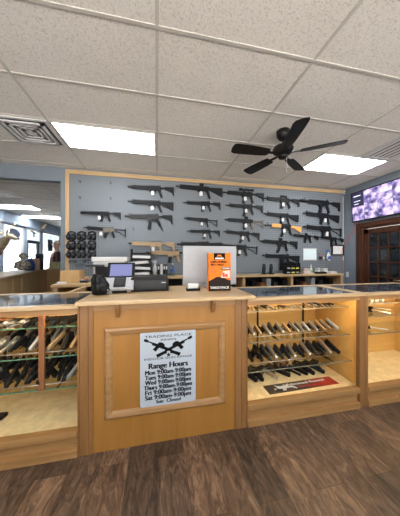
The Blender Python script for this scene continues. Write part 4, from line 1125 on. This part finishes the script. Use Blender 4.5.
# the short run across the back (front face looks to the viewer)
t = thing('cross_counter', 'short oak counter crossing the end of the far room counter', 'counter', (-3.06,6.64,0))
bx((-.05,-.03,1.05),(1.6,.6,1.09)).build('worktop', M['pine'], t, bevel=.005)
for k in range(4): bx((.02+k*.39,0,.05),(.40+k*.39,.02,1.05)).build('front_panel', M['oak'], t, bevel=.004)
bx((0,.02,0),(1.58,.56,1.05)).build('carcass', M['brownpost'], t)

# camouflage bust on the far counter
q = at(21.5,272,Z=1.09)
t = thing('camouflage_mannequin', 'mannequin bust in camouflage jacket and helmet on the far counter', 'mannequin', (q.x-.03,q.y+.1,1.09), (0,0,R(20)), scale=.76)
f = skin('torso', [(0,0,.04,(.16,.10)),(0,0,.16,(.17,.10)),(0,0,.27,(.15,.085)),(0,0,.34,(.055,.055)),(0,0,.39,(.05,.05)),(0,0,.46,(.075,.085)),(.15,0,.25,(.055,.055)),(.17,-.01,.08,(.045,.045)),(-.15,0,.25,(.055,.055)),(-.17,-.01,.08,(.045,.045))],
      [(0,1),(1,2),(2,3),(3,4),(4,5),(2,6),(6,7),(2,8),(8,9)], M['camo'], t)
MB().ball((0,0,.47),(.105,.12,.09)).build('helmet', M['camo'], t, smooth=True)
MB().cyl((0,-.0,.445),(0,0,.455),.118,.112,18).build('helmet_brim', M['camo'], t)
# blue jug, cardboard box, dark blue bottle, yellow-green box
q = at(32,270,Z=1.09)
t = thing('blue_case', 'blue bag with white mark on the far counter', 'bag', (-3.07,5.90,1.09))
MB().lathe([(.08,0),(.11,.03),(.12,.14),(.09,.24),(.05,.28)], n=16).build('body', M['bluebox'], t, smooth=True)
MB().path([(-.05,0,.27),(-.03,0,.35),(.03,0,.35),(.05,0,.27)], .012, 8).build('handle', M['bluebox'], t)
bx((-.04,-.125,.10),(.05,-.11,.16)).build('white_mark', M['white'], t)
q = at(40,268.3,Z=1.09)
t = thing('cardboard_box', 'tan cardboard box on the far counter', 'box', (-3.10,6.15,1.09), (0,0,R(20)))
bx((-.12,-.1,0),(.12,.1,.30)).build('carton_body', M['card'], t, bevel=.003); bx((-.02,-.102,.0),(.02,.102,.303)).build('tape', M['antler'], t)
t = thing('dark_speaker', 'dark blue speaker on the box in the far room', 'speaker', (-3.10,6.42,1.09))
bx((-.08,-.06,0),(.08,.06,.42)).build('cabinet', plain('navy_plastic',(.02,.03,.07),.5), t, bevel=.008); MB().cyl((0,-.062,.30),(0,-.058,.30),.05).build('cone', M['gun'], t)
q = at(50,266.6,Z=1.09)
t = thing('green_glass_box', 'pale yellow-green box on the corner of the far counter', 'box', (-2.98,7.02,1.09), scale=.8)
bx((-.16,-.1,0),(.14,.1,.22)).build('box_body', plain('yellow_green_print',(.42,.44,.22),.5,var=.3,scale=12), t, bevel=.004); bx((-.165,-.105,.22),(.145,.105,.235)).build('box_lid', M['offwhite'], t)

# person beyond the far counter
pp = at(57.0,258,Y=7.65)
t = thing('person', 'person with grey hair in maroon jacket behind the far counter', 'person', (pp.x,pp.y,0), (0,0,R(-62)))
t.scale = (1.13,1.13,1.10)
# local -y is where the person faces
body = [(0,0,.95,(.13,.10)),(0,0,1.12,(.13,.095)),(0,-.01,1.32,(.16,.10)),(0,0,1.46,(.075,.07)),(0,-.01,1.53,(.055,.055)),(0,-.02,1.62,(.075,.09)),(0,-.02,1.72,(.07,.085)),
        (.18,0,1.42,(.055,.055)),(.22,.01,1.15,(.045,.045)),(.20,-.14,.98,(.035,.035)),(.19,-.22,.95,(.028,.035)),
        (-.18,0,1.42,(.055,.055)),(-.22,.01,1.15,(.045,.045)),(-.20,-.14,.98,(.035,.035)),(-.19,-.22,.95,(.028,.035)),
        (.09,0,.86,(.09,.09)),(.10,-.01,.48,(.06,.06)),(.10,.02,.09,(.045,.045)),(.10,-.12,.04,(.04,.035)),
        (-.09,0,.86,(.09,.09)),(-.10,-.01,.48,(.06,.06)),(-.10,.02,.09,(.045,.045)),(-.10,-.12,.04,(.04,.035))]
edges = [(0,1),(1,2),(2,3),(3,4),(4,5),(5,6),(2,7),(7,8),(8,9),(9,10),(2,11),(11,12),(12,13),(13,14),(0,15),(15,16),(16,17),(17,18),(0,19),(19,20),(20,21),(21,22)]
skin('body', body, edges, M['skin'], t)
skin('jacket', [(0,.0,.86,(.19,.145)),(0,0,1.12,(.18,.14)),(0,0,1.32,(.19,.135)),(0,.01,1.45,(.10,.095)),(.19,0,1.41,(.075,.075)),(.235,.01,1.15,(.062,.062)),(.21,-.12,1.0,(.05,.05)),(-.19,0,1.41,(.075,.075)),(-.235,.01,1.15,(.062,.062)),(-.21,-.12,1.0,(.05,.05))],
     [(0,1),(1,2),(2,3),(2,4),(4,5),(5,6),(2,7),(7,8),(8,9)], M['jacket'], t)
skin('trousers', [(0,0,.92,(.16,.12)),(.09,0,.84,(.105,.105)),(.10,-.01,.48,(.08,.08)),(.10,.02,.12,(.07,.07)),(-.09,0,.84,(.105,.105)),(-.10,-.01,.48,(.08,.08)),(-.10,.02,.12,(.07,.07))],
     [(0,1),(1,2),(2,3),(0,4),(4,5),(5,6)], M['jeans'], t)
skin('shirt_front', [(0,-.11,.92,(.13,.085)),(0,-.115,1.15,(.13,.085)),(0,-.10,1.34,(.12,.07)),(0,-.06,1.45,(.06,.05))], [(0,1),(1,2),(2,3)], M['shirt'], t)
MB().ball((0,.01,1.72),(.088,.105,.085)).build('hair', M['hair'], t, smooth=True)
MB().prism([(-.012,0),(.012,0),(0,.04)], -.02,.0).build('nose', M['skin'], t, loc=(0,-.105,1.645))
for s_ in (-1,1):
    MB().ball((s_*.03,-.098,1.69),.010,8).build('eye', M['ink'], t); MB().ball((s_*.084,-.01,1.67),(.012,.02,.032),8).build('ear', M['skin'], t, smooth=True)
bx((-.022,-.108,1.60),(.022,-.098,1.606)).build('mouth', M['red'], t)

# deer mounts
def deer(label, loc, s, antl=True, rz=0):
    t = thing('mounted_deer_head', label, 'mounted animal head', loc, (0,0,rz), 'mounted deer heads in the far room', s)
    # local +x comes out of the wall
    MB().cyl((-.0,0,-.1),(.03,0,-.1),.22,.20,20).build('plaque', M['brownpost'], t)
    skin('neck_and_head', [(.03,0,-.12,(.20,.17)),(.22,0,-.02,(.17,.15)),(.36,0,.14,(.115,.12)),(.46,0,.27,(.10,.10)),(.58,0,.27,(.075,.08)),(.70,0,.22,(.05,.055)),(.76,0,.20,(.042,.045))],
         [(0,1),(1,2),(2,3),(3,4),(4,5),(5,6)], M['fur'], t)
    MB().ball((.10,0,-.19),(.13,.16,.13)).build('chest_patch', M['furred'], t, smooth=True)
    MB().ball((.795,0,.205),(.022,.03,.025),8).build('nose', M['ink'], t, smooth=True)
    for s_ in (-1,1):
        MB().ball((.40,s_*.17,.34),(.025,.10,.045)).build('ear', M['fur'], t, smooth=True)
        MB().ball((.52,s_*.075,.31),.018,8).build('eye', M['ink'], t, smooth=True)
        if antl:
            a_ = MB(); a_.path([(.42,s_*.06,.36),(.36,s_*.16,.50),(.40,s_*.24,.62),(.52,s_*.24,.72)], .016, 8)
            for u in ((.36,.16,.50),(.40,.24,.62)): a_.path([(u[0],s_*u[1],u[2]),(u[0]+.08,s_*u[1],u[2]+.13)], .011, 6)
            a_.build('antler', M['antler'], t, smooth=True)
    return t
q = at(-4,243,X=FARX)
deer('large mounted deer head with antlers at the left edge', (FARX, q.y-.14, q.z-.10), 1.05, rz=R(-14))
q = at(42,227,X=FARX+.1)
deer('small pale mounted head on the wall above the far windows', (FARX+.1, q.y, 2.74), .42, rz=R(-30), antl=False)

# window signs and decals
q = at(13,233.5,X=FARX+.02)
t = thing('oval_window_sign', 'dark oval sign hanging in the far left window', 'sign', (FARX+.03, q.y, q.z))
pts = [(.36*math.cos(2*PI*k/32), .17*math.sin(2*PI*k/32)) for k in range(32)]
MB().prism(pts, -.008,.008, mat=Matrix.Rotation(R(90),4,'Z')).build('board', plain('dark_blue_board',(.05,.06,.10),.5), t)
MB().path([(0,.2,.14),(0,.2,2.58-q.z)], .004, 6).build('string', M['gun'], t); MB().path([(0,-.2,.14),(0,-.2,2.58-q.z)], .004, 6).build('string', M['gun'], t)
q = at(50,245.5,X=FARX+.02)
t = thing('window_poster', 'dark upright poster hanging in the right far window', 'poster', (FARX+.03, q.y, q.z))
bx((-.006,-.22,-.27),(.006,.22,.27)).build('sheet', M['gun_grey'], t); MB().path([(0,0,.27),(0,0,2.58-q.z)], .006, 6).build('string', M['gun'], t)
q = at(33,232.5,X=FARX-.04)
t = thing('gun_decal', 'grey handgun-shaped decal on the glass above the far door', 'decal', (FARX-.045, q.y, q.z))
MB().prism([(-.22,.10),(.20,.0),(.21,-.05),(.10,-.04),(.13,-.17),(.04,-.18),(.02,-.02),(-.22,.05)], -.003,.003, mat=Matrix.Rotation(R(90),4,'Z')).build('shape', M['gun_grey'], t)

# ------------------------------------------------------------------ light
wd = bpy.data.worlds.new('World'); S.world = wd; wd.use_nodes = True
nt = wd.node_tree; bg = nt.nodes['Background']
tc = nt.nodes.new('ShaderNodeTexCoord'); sp = nt.nodes.new('ShaderNodeSeparateXYZ'); nt.links.new(tc.outputs['Generated'], sp.inputs[0])
# hazy sky; brighter lower half is an added glow that lights the ceiling
mr = nt.nodes.new('ShaderNodeMapRange'); mr.inputs['From Min'].default_value = -.04; mr.inputs['From Max'].default_value = .04
nt.links.new(sp.outputs['Z'], mr.inputs['Value'])
mc = nt.nodes.new('ShaderNodeMix'); mc.data_type = 'RGBA'; nt.links.new(mr.outputs['Result'], mc.inputs['Factor'])
mc.inputs['A'].default_value = (6.6,6.2,5.7,1); mc.inputs['B'].default_value = (.80,.88,.95,1)
nt.links.new(mc.outputs['Result'], bg.inputs['Color']); bg.inputs['Strength'].default_value = 1.0

sun = bpy.data.lights.new('sun', 'SUN'); sun.energy = 42; sun.angle = R(1.5); sun.color = (1,.96,.90)  # added sun: brightens the ground so it bounces light onto the far ceiling
so = bpy.data.objects.new('sun', sun); C.objects.link(so); so.rotation_euler = (0, R(48), 0); so.location = (0,0,12)

cam = bpy.data.cameras.new('camera'); co = bpy.data.objects.new('camera', cam); C.objects.link(co)
co.location = (0,0,CH); co.rotation_euler = (R(90),0,-A)
cam.sensor_fit = 'HORIZONTAL'; cam.sensor_width = 36; cam.lens = 36*FPX/400; cam.clip_start = .02
S.camera = co
S.view_settings.view_transform = 'Standard'; S.view_settings.look = 'None'; S.view_settings.gamma = 1
S.view_settings.use_curve_mapping = False
S.view_settings.exposure = 0.74
